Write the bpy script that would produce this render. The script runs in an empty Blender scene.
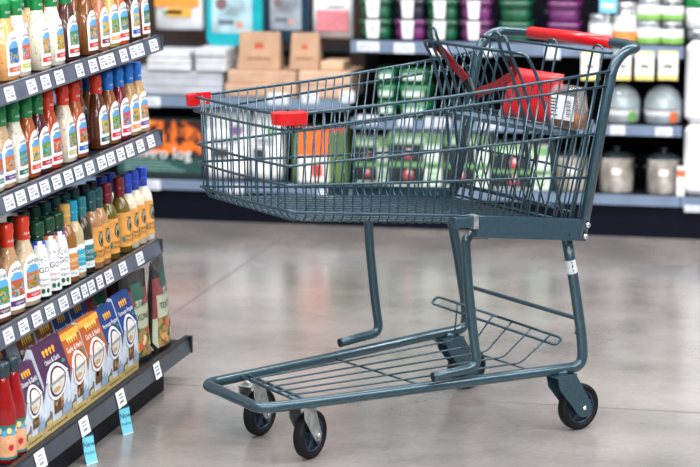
import bpy, bmesh, math, random
from math import sin, cos, pi, radians, sqrt, atan2
from mathutils import Vector, Matrix
random.seed(11)
S = bpy.context.scene
COL = S.collection
V = Vector

# ------------------------------------------------------------------ camera
# frame: X runs along the back shelving, Y runs along the left shelving (away), Z up, metres
FPX, PITCH, YAW, HCAM = 2202.15, radians(10.0997), radians(12.613), 1.544
cam = bpy.data.cameras.new('camera'); camo = bpy.data.objects.new('camera', cam); COL.objects.link(camo)
camo.location = (0, 0, HCAM); camo.rotation_euler = (pi/2 - PITCH, radians(.05), YAW)
cam.sensor_width = 36; cam.lens = FPX/700*36; cam.clip_start = .05
cam.dof.use_dof = True; cam.dof.focus_distance = 5.75; cam.dof.aperture_fstop = 3.2
S.camera = camo
_F = V((-sin(YAW)*cos(PITCH), cos(YAW)*cos(PITCH), -sin(PITCH))); _R = V((cos(YAW), sin(YAW), 0)); _U = _R.cross(_F)
def ray(px, py): return _F*FPX + _R*(px-350) + _U*(233.5-py)
def atY(px, py, Y):          # the point on the upright plane Y seen in that direction
    r = ray(px, py); return V((0, 0, HCAM)) + r*(Y/r.y)
def atX(px, py, X):
    r = ray(px, py); return V((0, 0, HCAM)) + r*(X/r.x)
def atZ(px, py, Z):
    r = ray(px, py); return V((0, 0, HCAM)) + r*((Z-HCAM)/r.z)

# ------------------------------------------------------------------ materials
def lin(c):
    return tuple((x/255/12.92 if x/255 <= .04045 else ((x/255+.055)/1.055)**2.4) for x in c)
MATS = {}
def mat(name, rgb, rough=.5, metal=0, coat=0, noise=.08, scale=40, rgb2=None, bump=0, trans=0, alpha=1, spec=.5, lo=.4, hi=.6):
    if name in MATS: return MATS[name]
    m = bpy.data.materials.new(name); m.use_nodes = True; nt = m.node_tree; b = nt.nodes['Principled BSDF']
    c = lin(rgb); c2 = lin(rgb2) if rgb2 else tuple(min(1, x*(1-noise*2)) for x in c)
    tc = nt.nodes.new('ShaderNodeTexCoord'); nz = nt.nodes.new('ShaderNodeTexNoise'); nz.inputs['Scale'].default_value = scale
    nz.inputs['Detail'].default_value = 3
    nt.links.new(tc.outputs['Object'], nz.inputs['Vector'])
    rp = nt.nodes.new('ShaderNodeValToRGB'); rp.color_ramp.elements[0].position = lo; rp.color_ramp.elements[1].position = hi
    rp.color_ramp.elements[0].color = (*c2, 1); rp.color_ramp.elements[1].color = (*c, 1)
    nt.links.new(nz.outputs['Fac'], rp.inputs['Fac']); nt.links.new(rp.outputs['Color'], b.inputs['Base Color'])
    b.inputs['Roughness'].default_value = rough; b.inputs['Metallic'].default_value = metal
    b.inputs['Coat Weight'].default_value = coat; b.inputs['Specular IOR Level'].default_value = spec
    b.inputs['Transmission Weight'].default_value = trans; b.inputs['Alpha'].default_value = alpha
    if bump:
        bp = nt.nodes.new('ShaderNodeBump'); bp.inputs['Strength'].default_value = bump; bp.inputs['Distance'].default_value = .002
        nt.links.new(nz.outputs['Fac'], bp.inputs['Height']); nt.links.new(bp.outputs['Normal'], b.inputs['Normal'])
    MATS[name] = m; return m
def cm(rgb, rough=.5, coat=0, **k):      # plain coloured surface, cached by colour
    return mat('colour_%02x%02x%02x_%d_%d' % (*rgb, int(rough*10), int(coat*10)) + ''.join('%s%s' % kv for kv in k.items()), rgb, rough, coat=coat, **k)
PAINT = mat('teal_grey_paint', (46, 74, 87), .30, .3, coat=.4, noise=.1, scale=90)
WIREM = mat('teal_grey_wire_coating', (38, 68, 82), .28, .35, coat=.3, noise=.06, scale=60)
ZINC = mat('zinc_plate', (190, 195, 196), .35, .8, noise=.15, scale=50)
STEEL = mat('bright_steel', (215, 218, 222), .25, .9, noise=.05)
RUBBER = mat('black_rubber', (9, 13, 20), .6, noise=.2, scale=80, spec=.25)
HUB = mat('dark_blue_hub', (26, 44, 64), .4, noise=.1)
RED = mat('red_plastic', (192, 8, 20), .32, coat=.25, noise=.05)
REDSTRAP = mat('red_webbing', (150, 8, 20), .8, noise=.2, scale=400)
BLACKP = mat('black_plastic', (16, 20, 28), .4, noise=.1)
SEATG = mat('grey_seat_plastic', (72, 92, 108), .45, noise=.08)
WHITE = mat('white_paper', (238, 240, 244), .6, noise=.02)
INK = mat('dark_ink', (40, 44, 58), .6, noise=.02)
GREYINK = mat('grey_ink', (130, 136, 160), .6, noise=.02)

# ------------------------------------------------------------------ mesh collector
_TXT = {}
def text_mesh(s):
    if s not in _TXT:
        cu = bpy.data.curves.new('t', 'FONT'); cu.body = s; cu.align_x = 'CENTER'; cu.align_y = 'CENTER'; cu.size = 1; cu.resolution_u = 2
        o = bpy.data.objects.new('t', cu); COL.objects.link(o)
        dg = bpy.context.evaluated_depsgraph_get(); me = bpy.data.meshes.new_from_object(o.evaluated_get(dg))
        _TXT[s] = ([v.co.copy() for v in me.vertices], [tuple(p.vertices) for p in me.polygons])
        bpy.data.objects.remove(o); bpy.data.curves.remove(cu); bpy.data.meshes.remove(me)
    return _TXT[s]
class MB:
    def __init__(s): s.v = []; s.f = []; s.m = []; s.sm = []; s.mats = []
    def mi(s, m):
        if m not in s.mats: s.mats.append(m)
        return s.mats.index(m)
    def add(s, vs, fs, m, smooth=False):
        k = len(s.v); i = s.mi(m)
        s.v += [tuple(v) for v in vs]
        for f in fs: s.f.append(tuple(k+j for j in f)); s.m.append(i); s.sm.append(smooth)
        return s
    def hexa(s, p, m, smooth=False):  # eight corners: bottom ring then top ring
        return s.add(p, [(3,2,1,0),(4,5,6,7),(0,1,5,4),(1,2,6,5),(2,3,7,6),(3,0,4,7)], m, smooth)
    def box(s, lo, hi, m, bev=0):
        (a,b,c),(d,e,f) = lo, hi
        if bev:
            x = min(bev, (d-a)*.45, (e-b)*.45, (f-c)*.45)
            rings = []
            for z, i in ((c, x), (c+x, 0), (f-x, 0), (f, x)):
                o = x if i == 0 else x
                j = i
                rings.append([(a+o, b+j, z), (d-o, b+j, z), (d-j, b+o, z), (d-j, e-o, z), (d-o, e-j, z), (a+o, e-j, z), (a+j, e-o, z), (a+j, b+o, z)])
            vs = [p for r in rings for p in r]; fs = [tuple(range(7, -1, -1)), tuple(range(24, 32))]
            for k in range(3):
                for q in range(8): fs.append((k*8+q, k*8+(q+1) % 8, k*8+8+(q+1) % 8, k*8+8+q))
            return s.add(vs, fs, m)
        return s.hexa([(a,b,c),(d,b,c),(d,e,c),(a,e,c),(a,b,f),(d,b,f),(d,e,f),(a,e,f)], m)
    def tube(s, pts, r, m, seg=8, closed=False, cap=True):
        pts = [V(p) for p in pts]; n = len(pts); rings = []
        T = []
        for i in range(n):
            if closed: t = pts[(i+1) % n]-pts[i-1]
            else: t = pts[min(i+1, n-1)]-pts[max(i-1, 0)]
            T.append(t.normalized())
        up = V((0, 0, 1)) if abs(T[0].z) < .9 else V((1, 0, 0))
        nrm = (up - T[0]*up.dot(T[0])).normalized()
        vs = []
        for i in range(n):
            nrm = (nrm - T[i]*nrm.dot(T[i])).normalized(); bi = T[i].cross(nrm)
            rr = r[i] if isinstance(r, (list, tuple)) else r
            for k in range(seg):
                a = 2*pi*k/seg; vs.append(pts[i]+(nrm*cos(a)+bi*sin(a))*rr)
        fs = []
        for i in range(n if closed else n-1):
            j = (i+1) % n
            for k in range(seg): fs.append((i*seg+k, i*seg+(k+1) % seg, j*seg+(k+1) % seg, j*seg+k))
        s.add(vs, fs, m, True)
        if cap and not closed:
            s.add(vs[:seg], [tuple(range(seg-1, -1, -1))], m); s.add(vs[-seg:], [tuple(range(seg))], m)
        return s
    def loft(s, rings, m, smooth=True, cap=True, c0=(0, 0)):   # rings of (z, a, b, n): superellipse a along y, b along x
        N = 24; vs = []
        for z, a, b, n in rings:
            for k in range(N):
                t = 2*pi*k/N; vs.append(V((c0[0]+sec(t, b, n, 0), c0[1]+sec(t, a, n, 1), z)))
        fs = []
        for i in range(len(rings)-1):
            for k in range(N): fs.append((i*N+k, i*N+(k+1) % N, i*N+N+(k+1) % N, i*N+N+k))
        s.add(vs, fs, m, smooth)
        if cap: s.add(vs[:N], [tuple(range(N-1, -1, -1))], m); s.add(vs[-N:], [tuple(range(N))], m)
        return s
    def spin(s, prof, m, M=Matrix.Identity(4), seg=24, smooth=True):   # profile of (r, z) about z
        vs = [M @ V((r*cos(2*pi*k/seg), r*sin(2*pi*k/seg), z)) for r, z in prof for k in range(seg)]
        fs = [(i*seg+k, i*seg+(k+1) % seg, i*seg+seg+(k+1) % seg, i*seg+seg+k) for i in range(len(prof)-1) for k in range(seg)]
        s.add(vs, fs, m, smooth)
        s.add(vs[:seg], [tuple(range(seg-1, -1, -1))], m); s.add(vs[-seg:], [tuple(range(seg))], m)
        return s
    def quad(s, p, m): return s.add(p, [(0, 1, 2, 3)], m)
    def text(s, t, fn, size, m):       # fn maps flat text coordinates to space
        vs, fs = text_mesh(t); return s.add([fn(v.x*size, v.y*size) for v in vs], fs, m)
    def prism(s, poly, ext, m):        # polygon of points swept along a vector
        n = len(poly); e = V(ext); a = [V(p) for p in poly]
        return s.add(a+[p+e for p in a], [tuple(range(n-1, -1, -1)), tuple(range(n, 2*n))]+[(i, (i+1) % n, n+(i+1) % n, n+i) for i in range(n)], m)
    def build(s, name, parent=None, bevel=0):
        me = bpy.data.meshes.new(name); me.from_pydata(s.v, [], s.f)
        for m in s.mats: me.materials.append(m)
        me.polygons.foreach_set('material_index', s.m); me.polygons.foreach_set('use_smooth', s.sm); me.update()
        bm = bmesh.new(); bm.from_mesh(me)
        bmesh.ops.remove_doubles(bm, verts=bm.verts, dist=1e-6); bmesh.ops.recalc_face_normals(bm, faces=bm.faces); bm.to_mesh(me); bm.free()
        o = bpy.data.objects.new(name, me); COL.objects.link(o)
        if parent: o.parent = parent
        if bevel:
            b = o.modifiers.new('bevel', 'BEVEL'); b.width = bevel; b.segments = 2; b.limit_method = 'ANGLE'
        return o
def sec(t, r, n, ax):
    c = cos(t) if ax == 0 else sin(t)
    return r*(abs(c)**(2/n))*(1 if c >= 0 else -1)
def fillet(pts, rad, seg=6):           # round the inner corners of a polyline
    P = [V(p) for p in pts]; out = [P[0]]
    for i in range(1, len(P)-1):
        a = P[i-1]-P[i]; b = P[i+1]-P[i]; r = min(rad, a.length*.49, b.length*.49)
        p, q = P[i]+a.normalized()*r, P[i]+b.normalized()*r
        for k in range(seg+1):
            t = k/seg; out.append(p*(1-t)**2+P[i]*2*t*(1-t)+q*t*t)
    return out+[P[-1]]
def tag(o, label, cat, group=None, kind=None):
    if label: o['label'] = label
    if cat: o['category'] = cat
    if group: o['group'] = group
    if kind: o['kind'] = kind
    return o
def empty(name, loc, rz, label, cat, group=None):
    o = bpy.data.objects.new(name, None); COL.objects.link(o); o.empty_display_size = .05
    o.location = loc; o.rotation_euler = (0, 0, rz); return tag(o, label, cat, group)
def flat(origin, right, up):           # mapping of text onto a flat face
    o, r, u = V(origin), V(right).normalized(), V(up).normalized()
    return lambda x, y: o+r*x+u*y

# ------------------------------------------------------------------ the setting
fm = bpy.data.materials.new('polished_concrete'); fm.use_nodes = True
nt = fm.node_tree; b = nt.nodes['Principled BSDF']; L = nt.links
tc = nt.nodes.new('ShaderNodeTexCoord')
n1 = nt.nodes.new('ShaderNodeTexNoise'); n1.inputs['Scale'].default_value = 2.2; n1.inputs['Detail'].default_value = 8; n1.inputs['Roughness'].default_value = .65
n2 = nt.nodes.new('ShaderNodeTexNoise'); n2.inputs['Scale'].default_value = 60; n2.inputs['Detail'].default_value = 4
for n in (n1, n2): L.new(tc.outputs['Object'], n.inputs['Vector'])
r1 = nt.nodes.new('ShaderNodeValToRGB'); r1.color_ramp.elements[0].position = .3; r1.color_ramp.elements[1].position = .7
r1.color_ramp.elements[0].color = (*lin((102, 99, 98)), 1); r1.color_ramp.elements[1].color = (*lin((146, 141, 138)), 1)
r2 = nt.nodes.new('ShaderNodeValToRGB'); r2.color_ramp.elements[0].position = .3; r2.color_ramp.elements[1].position = .7
r2.color_ramp.elements[0].color = (.86, .86, .86, 1); r2.color_ramp.elements[1].color = (1, 1, 1, 1)
mx = nt.nodes.new('ShaderNodeMixRGB'); mx.blend_type = 'MULTIPLY'; mx.inputs['Fac'].default_value = 1
L.new(n1.outputs['Fac'], r1.inputs['Fac']); L.new(n2.outputs['Fac'], r2.inputs['Fac'])
L.new(r1.outputs['Color'], mx.inputs['Color1']); L.new(r2.outputs['Color'], mx.inputs['Color2']); L.new(mx.outputs['Color'], b.inputs['Base Color'])
rr = nt.nodes.new('ShaderNodeMapRange'); rr.inputs['To Min'].default_value = .15; rr.inputs['To Max'].default_value = .26
L.new(n1.outputs['Fac'], rr.inputs['Value']); L.new(rr.outputs['Result'], b.inputs['Roughness'])
b.inputs['IOR'].default_value = 1.8; b.inputs['Specular IOR Level'].default_value = .6
SEAM = mat('saw_cut_joint', (92, 89, 87), .6, noise=.15)
fl = MB()
xs = [-5, -2.140, -2.134, 4]; ys = [-1.5, 5.922, 5.930, 9.6]
for i in range(3):
    for j in range(3):
        fl.quad([(xs[i], ys[j], 0), (xs[i+1], ys[j], 0), (xs[i+1], ys[j+1], 0), (xs[i], ys[j+1], 0)], SEAM if i == 1 or j == 1 else fm)
tag(fl.build('floor'), None, None, kind='structure')
wb = MB(); wb.box((-5, 9.5, 0), (4, 9.6, 3.2), mat('painted_wall', (150, 150, 148), .7, noise=.05, scale=3))
tag(wb.build('wall_back'), None, None, kind='structure')

# ------------------------------------------------------------------ shopping cart
cart = empty('shopping_cart', (-.8333, 5.87995, 0), radians(224.179), 'teal-grey wire shopping cart with red handle standing in the middle of the aisle', 'shopping cart')
def interp(tab, x):
    tab = sorted(tab)
    if x <= tab[0][0]: (a, b), (c, d) = tab[0], tab[1]
    elif x >= tab[-1][0]: (a, b), (c, d) = tab[-2], tab[-1]
    else:
        for (a, b), (c, d) in zip(tab, tab[1:]):
            if a <= x <= c: break
    return b+(d-b)*(x-a)/(c-a)
def sideY(X): return .307-.078*X
RIM = [(-.045, .958), (.211, .935), (.428, .917), (.625, .907), (.826, .897), (.885, .897)]
BANDS = [RIM, [(-.033, .920), (.21, .903), (.5, .883), (.82, .861), (.885, .860)],
         [(0, .798), (.15, .792), (.45, .782), (.816, .774), (.875, .771)],
         [(.018, .684), (.2, .695), (.5, .707), (.816, .722), (.875, .724)],
         [(.036, .575), (.425, .616), (.816, .653), (.868, .660)]]
def floorZ(X): return interp([(.04, .553), (.419, .592), (.562, .605), (.811, .629), (.88, .637)], X)
bk = MB()
# U-shaped wires: near side, floor, far side
NW = 33
for i in range(NW):
    xb = .848-i*.0253; k = (.848-xb)/.81; xt = xb+.01-k*.088
    zt = interp(RIM, xt); z5 = interp(BANDS[4], xb)+.002; zf = floorZ(xb)
    half = [(xt, sideY(xt)-.006, zt), (xb, sideY(xb)-.007, z5+.01), (xb, sideY(xb)-.008, zf+.016), (xb, sideY(xb)-.02, zf), (xb, 0, zf)]
    half = [half[0], half[1]]+fillet(half[1:], .012, 3)[1:]
    rad = [.0024]*(len(half)-2)+[.0019, .0016]
    bk.tube(half+[(x, -y, z) for x, y, z in reversed(half[:-1])], rad+rad[-2::-1], WIREM, 6)
# front wires running down and back along the floor
def bulge(y): return .012*(1-(y/.235)**2)
NF = 15
for i in range(NF):
    y0 = -.212+.424*i/(NF-1); bx = bulge(y0)
    p = [(.872+bx, y0, .896), (.866+bx, y0, .665)]+fillet([(.866+bx, y0, .665), (.855+bx*.8, y0, .637), (.8, y0*1.02, .6285)], .03, 4)[1:]
    for X in (.55, .3, .05): p.append((X, y0*sideY(X)/sideY(.87)*1.0, floorZ(X)+.0045))
    bk.tube(p, [.0023]*(len(p)-4)+[.0019]*4, WIREM, 6)
basket = bk.build('basket', cart)
for bi, tab in enumerate(BANDS):
    xe = tab[0][0]; xf = tab[-1][0]; xs_ = [xe]+[x for x, _ in tab if xe < x < xf-.06]
    near = [(x, sideY(x), interp(tab, x)) for x in xs_]
    z = tab[-1][1]; yc = sideY(xf)
    c = [(xf-.03, yc+.001, interp(tab, xf-.03)), (xf+.0, yc-.002, z), (xf+.009, yc*.5, z), (xf+.012, 0, z)]
    half = near+[tuple(p) for p in fillet([near[-1]]+c, .028, 5)[1:]]
    full = half+[(x, -y, zz) for x, y, zz in reversed(half[:-1])]
    MB().tube(full, .0040 if bi == 0 else .0035, WIREM, 8).build('rim_wire' if bi == 0 else 'band_wire', basket)
# side channels with clip and bolts
for s in (1, -1):
    m = MB()
    y0, y1 = .289, .311
    def blk(xa, za0, za1, xb, zb0, zb1):
        m.hexa([(xa, s*y0, za0), (xb, s*y0, zb0), (xb, s*y1, zb0), (xa, s*y1, za0), (xa, s*y0, za1), (xb, s*y0, zb1), (xb, s*y1, zb1), (xa, s*y1, za1)], PAINT)
    blk(.03, .518, .576, .37, .560, .611)
    blk(.37, .585, .611, .435, .590, .617)
    ch = m.build('side_channel', cart, .003)
    q = MB(); q.hexa([(.366, s*.287, .583), (.381, s*.287, .583), (.381, s*.3145, .583), (.366, s*.3145, .583), (.366, s*.287, .618), (.381, s*.287, .618), (.381, s*.3145, .618), (.366, s*.3145, .618)], ZINC)
    tag(q.build('clip', ch, .001), 'bright zinc clip', None)
    for z, x in ((.562, .024), (.533, .031)):
        q = MB(); q.spin([(.0075, 0), (.0075, .004), (.004, .007)], STEEL, Matrix.Translation((x, s*.317, z)) @ Matrix.Rotation(-s*pi/2, 4, 'X'), 12)
        tag(q.build('bolt', ch), 'bright steel bolt', None)
    q = MB(); q.spin([(.003, 0), (.003, .0008)], BLACKP, Matrix.Translation((.078, s*.311, .54)) @ Matrix.Rotation(-s*pi/2, 4, 'X'), 10); q.build('rivet_hole', ch)
# handle frame
hp = [(.034, .303, .520), (-.045, .303, .902), (-.062, .303, .972), (-.098, .304, 1.008), (-.140, .303, 1.014), (-.160, .22, 1.016)]
hp = fillet(hp, .045, 7)
full = hp+[(-.165, 0, 1.017)]+[(p[0], -p[1], p[2]) for p in reversed(hp)]
hf = MB().tube(full, .0140, PAINT, 14).build('handle_frame', cart)
tag(MB().tube([(-.1610, .172, 1.0162), (-.1612, .170, 1.0162), (-.165, 0, 1.017), (-.1612, -.194, 1.0162), (-.1610, -.196, 1.0162)], [.015, .0175, .0178, .0175, .015], RED, 16).build('handle_grip', cart), 'glossy red handle grip', None)
# red corner bumpers
for s in (1, -1):
    m = MB()
    P = [V((.832, s*.247, 0)), V((.876, s*.244, 0)), V((.893, s*.236, 0)), V((.894, s*.212, 0))]
    path = fillet(P, .02, 5); n = len(path); ring = []
    for i, p in enumerate(path):
        t = (path[min(i+1, n-1)]-path[max(i-1, 0)]).normalized(); nn = V((t.y, -t.x, 0))*(1 if s < 0 else -1)
        if nn.dot(p-V((.6, 0, 0))) < 0: nn = -nn
        ring.append([p+nn*.012+V((0, 0, .873)), p+nn*.014+V((0, 0, .902)), p-nn*.010+V((0, 0, .905)), p-nn*.012+V((0, 0, .873))])
    vs = [q for r in ring for q in r]; fs = [(0, 1, 2, 3), tuple(4*(n-1)+k for k in (3, 2, 1, 0))]
    for i in range(n-1):
        for k in range(4): fs.append((4*i+k, 4*i+(k+1) % 4, 4*i+4+(k+1) % 4, 4*i+4+k))
    m.add(vs, fs, RED)
    tag(m.build('corner_bumper', cart, .003), 'red plastic corner bumper', None)
# rear gate
def gateX(z): return -.062+(1.003-z)*.255
g = MB()
g.tube([(-.060, -.296, 1.003), (-.060, .296, 1.003)], .0045, WIREM, 8)
for z, w in ((.81, .275), (.70, .28), (.592, .28), (.566, .28)):
    g.tube([(gateX(z), -w, z), (gateX(z), w, z)], .0032, WIREM, 6)
for s in (-1, 1): g.tube([(gateX(.83), s*.278, .83), (gateX(.70), s*.28, .70), (gateX(.56), s*.28, .56)], .0035, WIREM, 6)
for yy in (-.225, .035, .235):
    pts = []
    for t in range(9):
        a = pi*t/8; pts.append((-.064, yy+.022*cos(a), 1.003+.016*sin(a)))
    pts = [(gateX(.57)-.004, yy+.030, .57), (gateX(.93)-.004, yy+.024, .93)]+pts+[(gateX(.93)-.004, yy-.024, .93), (gateX(.57)-.004, yy-.030, .57)]
    g.tube(pts, .0034, WIREM, 6)
for i in range(13):
    yy = -.255+.51*i/12; g.tube([(gateX(.815)+.003, yy, .815), (gateX(.56)+.003, yy, .56)], .0025, WIREM, 6)
g.build('rear_gate', cart)
# child seat back panel, seat and belt
def sbX(z): return interp([(.585, .048), (.68, .08), (.812, .092), (.953, .138), (1.006, .172)], z)
sb = MB()
side = [(sbX(.585), .24, .585), (sbX(.68), .24, .68), (sbX(.812), .24, .812), (sbX(.95), .24, .95), (.170, .24, 1.006), (.174, .2, 1.007)]
side = fillet(side, .022, 5)
sb.tube(side+[(x, -y, z) for x, y, z in reversed(side)], .0045, WIREM, 8)
for i in range(9):
    yy = -.165+.33*i/8; sb.tube([(sbX(z), yy, z) for z in (1.006, .95, .812, .68, .60)], .0024, WIREM, 6)
for z in (.60, .82): sb.tube([(sbX(z), -.24, z), (sbX(z), .24, z)], .003, WIREM, 6)
seatback = sb.build('seat_back', cart)
for yy in (-.170, .160):
    lp = MB(); r = .014
    pts = [(sbX(z)+.006, yy+r*1.35, z) for z in (.72, .82, .92, 1.0)]+[(sbX(1.02)+.006, yy+r*cos(a)*1.35, 1.03+r*1.3*sin(a)) for a in [pi*k/8 for k in range(9)]]+[(sbX(z)+.006, yy-r*1.35, z) for z in (1.0, .92, .82, .72)]
    lp.tube(pts, .004, WIREM, 8); lp.build('wire_loop', seatback)
se = MB(); se.hexa([(.0, -.245, .787), (.082, -.245, .791), (.082, .245, .791), (.0, .245, .787), (.0, -.245, .799), (.082, -.245, .803), (.082, .245, .803), (.0, .245, .799)], SEATG)
for i in range(1, 8):
    yy = -.245+.49*i/8; se.box((.004, yy-.002, .7995), (.078, yy+.002, .8025), SEATG)
se.build('seat_flap', cart, .003)
def strap(pts, w, name, m=REDSTRAP, parent=cart, th=.002, side=V((0, .6, .5))):
    P = [V(p) for p in pts]; mm = MB(); n = len(P); vs = []
    for i, p in enumerate(P):
        t = (P[min(i+1, n-1)]-P[max(i-1, 0)]).normalized(); wv = (V((0, -t.z, t.y))).normalized()*w/2; nn = V((1, 0, 0))*th
        vs += [p-wv, p+wv, p+wv+nn, p-wv+nn]
    fs = [(3, 2, 1, 0), tuple(4*(n-1)+k for k in range(4))]
    for i in range(n-1):
        for k in range(4): fs.append((4*i+k, 4*i+(k+1) % 4, 4*i+4+(k+1) % 4, 4*i+4+k))
    mm.add(vs, fs, m); return mm.build(name, parent)
st1 = strap([(sbX(.995)-.014, -.198, .995), (sbX(.95)-.012, -.165, .95), (sbX(.905)-.014, -.118, .905)], .028, 'safety_strap')
tag(st1, 'red webbing safety strap', None)
st2 = strap([(sbX(.985)-.014, .135, .985), (sbX(.955)-.016, .125, .953), (sbX(.945)-.017, .112, .940), (sbX(.91)-.017, .02, .902), (sbX(.885)-.016, -.06, .879), (sbX(.865)-.015, -.10, .866)], .026, 'safety_strap')
tag(st2, 'red webbing safety strap', None)
bx = MB(); bx.box((-.006, -.014, -.024), (.006, .014, .024), BLACKP, .003); bx.box((-.004, -.009, -.036), (.004, .009, -.022), BLACKP)
bo = bx.build('buckle', cart); bo.location = (sbX(.885)-.010, -.108, .888); bo.rotation_euler = (radians(35), 0, 0)
tag(bo, 'black plastic strap buckle', None)
for y, z in ((-.205, 1.0), (.137, .992)):
    q = MB(); q.box((sbX(z)-.02, y-.012, z-.012), (sbX(z)+.004, y+.012, z+.006), BLACKP, .003); tag(q.build('strap_anchor', seatback), 'black strap anchor', None)
# chassis tube with rear legs
ct = [(.058, .272, .53), (.026, .272, .383), (.0, .272, .245), (-.004, .272, .172), (.10, .262, .171), (.22, .243, .168), (.5, .203, .161), (.80, .165, .155), (.912, .148, .154), (.906, .06, .154)]
ct = fillet(ct, .055, 7)
ct = ct+[(.908, 0, .154)]+[(p[0], -p[1], p[2]) for p in reversed(ct)]
chas = MB().tube(ct, .0142, PAINT, 14).build('chassis_tube', cart)
st = MB()
import mathutils
stk = [(.0452, .272, .466), (.0405, .272, .446), (.0362, .272, .430)]
st.tube(stk, .0148, cm((196, 204, 208), .35), 14, cap=False)
for z, h in ((.460, .003), (.449, .006), (.438, .003)):
    for dy in (-.004, .003, .008):
        x = .0465-(.472-z)*.24; st.box((x+.004, .2862, z-h/2), (x+.006+dy*.2, .2868, z+h/2), INK)
tag(st.build('sticker', chas), 'small white label wrapped round the near rear leg', None)
# front posts
for s in (1, -1):
    p = fillet([(.285, s*.235, .548), (.353, s*.235, .556), (.345, s*.236, .44), (.325, s*.237, .282), (.312, s*.237, .204), (.372, s*.235, .199), (.446, s*.229, .192)], .06, 8)
    m = MB().tube(p, .0125, PAINT, 12); po = m.build('support_post', cart)
    e = V(p[-1]); d = (V(p[-1])-V(p[-2])).normalized()
    MB().tube([e, e+d*.0008], .0098, BLACKP, 12).build('tube_mouth', po)
# bar between the rear legs
rb = MB(); rb.tube(fillet([(.016, -.268, .262), (.012, -.276, .302), (.012, .276, .302), (.016, .268, .262)], .018, 5), .006, PAINT, 8); rb.build('cross_bar', cart)
# bottom rack
rk = MB()
for X, y, z in ((.795, .15, .158), (.772, .152, .158)):
    rk.tube([(X, -y, z), (X, y, z)], .0045, WIREM, 8)
rk.tube([(.48, -.192, .158), (.44, .192, .158)], .003, WIREM, 6)
rk.tube([(.13, -.235, .160), (.11, .225, .160)], .003, WIREM, 6)
far, nea = V((.112, -.25, .282)), V((-.016, .165, .226)); off = V((.018, -.004, -.018))
rk.tube(fillet([(far+nea)/2, nea, nea+off, far+off, far, (far+nea)/2], .012, 4), .0038, WIREM, 8, closed=False)
for i, (yt, yr) in enumerate([(.128, .129), (.066, .050), (.003, -.03), (-.06, -.105), (-.18, -.19)]):
    yf = .10-i*.05; t = (.165-yt)/.415; top = nea+(far-nea)*t
    rk.tube(fillet([(.80, yf, .163), (.45, (yf*.5+yr*.5), .163), (.095, yr, .165), tuple(top)], .014, 4), .0027, WIREM, 6)
rk.build('bottom_rack', cart)
# casters
def caster(x, y, rz, rear):
    fk_m = PAINT if rear else ZINC
    piv = V((x, y, 0)); R = Matrix.Rotation(rz, 3, 'Z')
    tr = -.062 if rear else -.04
    top = .155 if rear else .142
    m = MB()
    def T(p): return piv+R @ V(p)
    for s in (1, -1):
        yy = s*.0225
        if rear: prof = [(.030, top), (-.034, top)]+[(tr+.026*cos(a), .0625+.026*sin(a)) for a in [radians(150+22*k) for k in range(9)]]+[(.022, .122)]
        else: prof = [(.024, top), (-.026, top)]+[(tr+.016*cos(a), .0625+.016*sin(a)) for a in [radians(150+22*k) for k in range(9)]]+[(.020, .114)]
        m.prism([T((a, yy, z)) for a, z in prof], R @ V((0, s*.003, 0)), fk_m)
    a = .036 if rear else .026
    m.prism([T((a, -.0255, top)), T((-a, -.0255, top)), T((-a, .0255, top)), T((a, .0255, top))], (0, 0, .004), fk_m)
    m.spin([(.019, top+.003), (.019, top+.012), (.012, top+.016)], fk_m, Matrix.Translation((x, y, 0)), 16)
    fk = m.build('caster_fork', cart, .001)
    if not rear: fk['label'] = 'zinc coloured caster fork'
    for s in (1, -1):
        q = MB(); ctr = T((tr, s*.0252, .0625)); q.spin([(.0065, 0), (.0065, .004), (.003, .006)], STEEL, Matrix.Translation(ctr) @ R.to_4x4() @ Matrix.Rotation(-s*pi/2, 4, 'X'), 10)
        q.build('axle_bolt', fk)
    Mw = Matrix.Translation(T((tr, 0, .0625))) @ R.to_4x4() @ Matrix.Rotation(pi/2, 4, 'X')
    w = MB(); ring = [(.046, -.014), (.056, -.0155), (.0605, -.012), (.0622, -.006), (.0622, .006), (.0605, .012), (.056, .0155), (.046, .014)]
    seg = 36; vs = [Mw @ V((r*cos(2*pi*k/seg), r*sin(2*pi*k/seg), z)) for r, z in ring for k in range(seg)]
    nr_ = len(ring)
    w.add(vs, [(i*seg+k, i*seg+(k+1) % seg, ((i+1) % nr_)*seg+(k+1) % seg, ((i+1) % nr_)*seg+k) for i in range(nr_) for k in range(seg)], RUBBER, True)
    wo = w.build('wheel', cart)
    h = MB(); h.spin([(.046, -.004), (.046, .004)], HUB, Mw, 30)
    h.spin([(.014, -.015), (.016, -.013), (.016, .013), (.014, .015)], HUB, Mw, 16)
    vs2 = [Mw @ V((r*cos(2*pi*k/seg), r*sin(2*pi*k/seg), z)) for r, z in ((.0465, -.012), (.0465, .012), (.041, .012), (.041, -.012)) for k in range(seg)]
    h.add(vs2, [(i*seg+k, i*seg+(k+1) % seg, ((i+1) % 4)*seg+(k+1) % seg, ((i+1) % 4)*seg+k) for i in range(4) for k in range(seg)], HUB, True)
    for k in range(5):
        A = Mw @ Matrix.Rotation(2*pi*k/5+.3, 4, 'Z')
        h.hexa([A @ V(p) for p in [(.012, -.006, -.011), (.043, -.004, -.011), (.043, .004, -.011), (.012, .006, -.011), (.012, -.006, .011), (.043, -.004, .011), (.043, .004, .011), (.012, .006, .011)]], HUB)
    tag(h.build('hub', wo), 'dark blue five-spoke hub', None)
caster(.788, .147, radians(27), False); caster(.788, -.113, radians(27), False)
caster(.064, .266, radians(3), True); caster(.064, -.258, radians(3), True)

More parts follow.
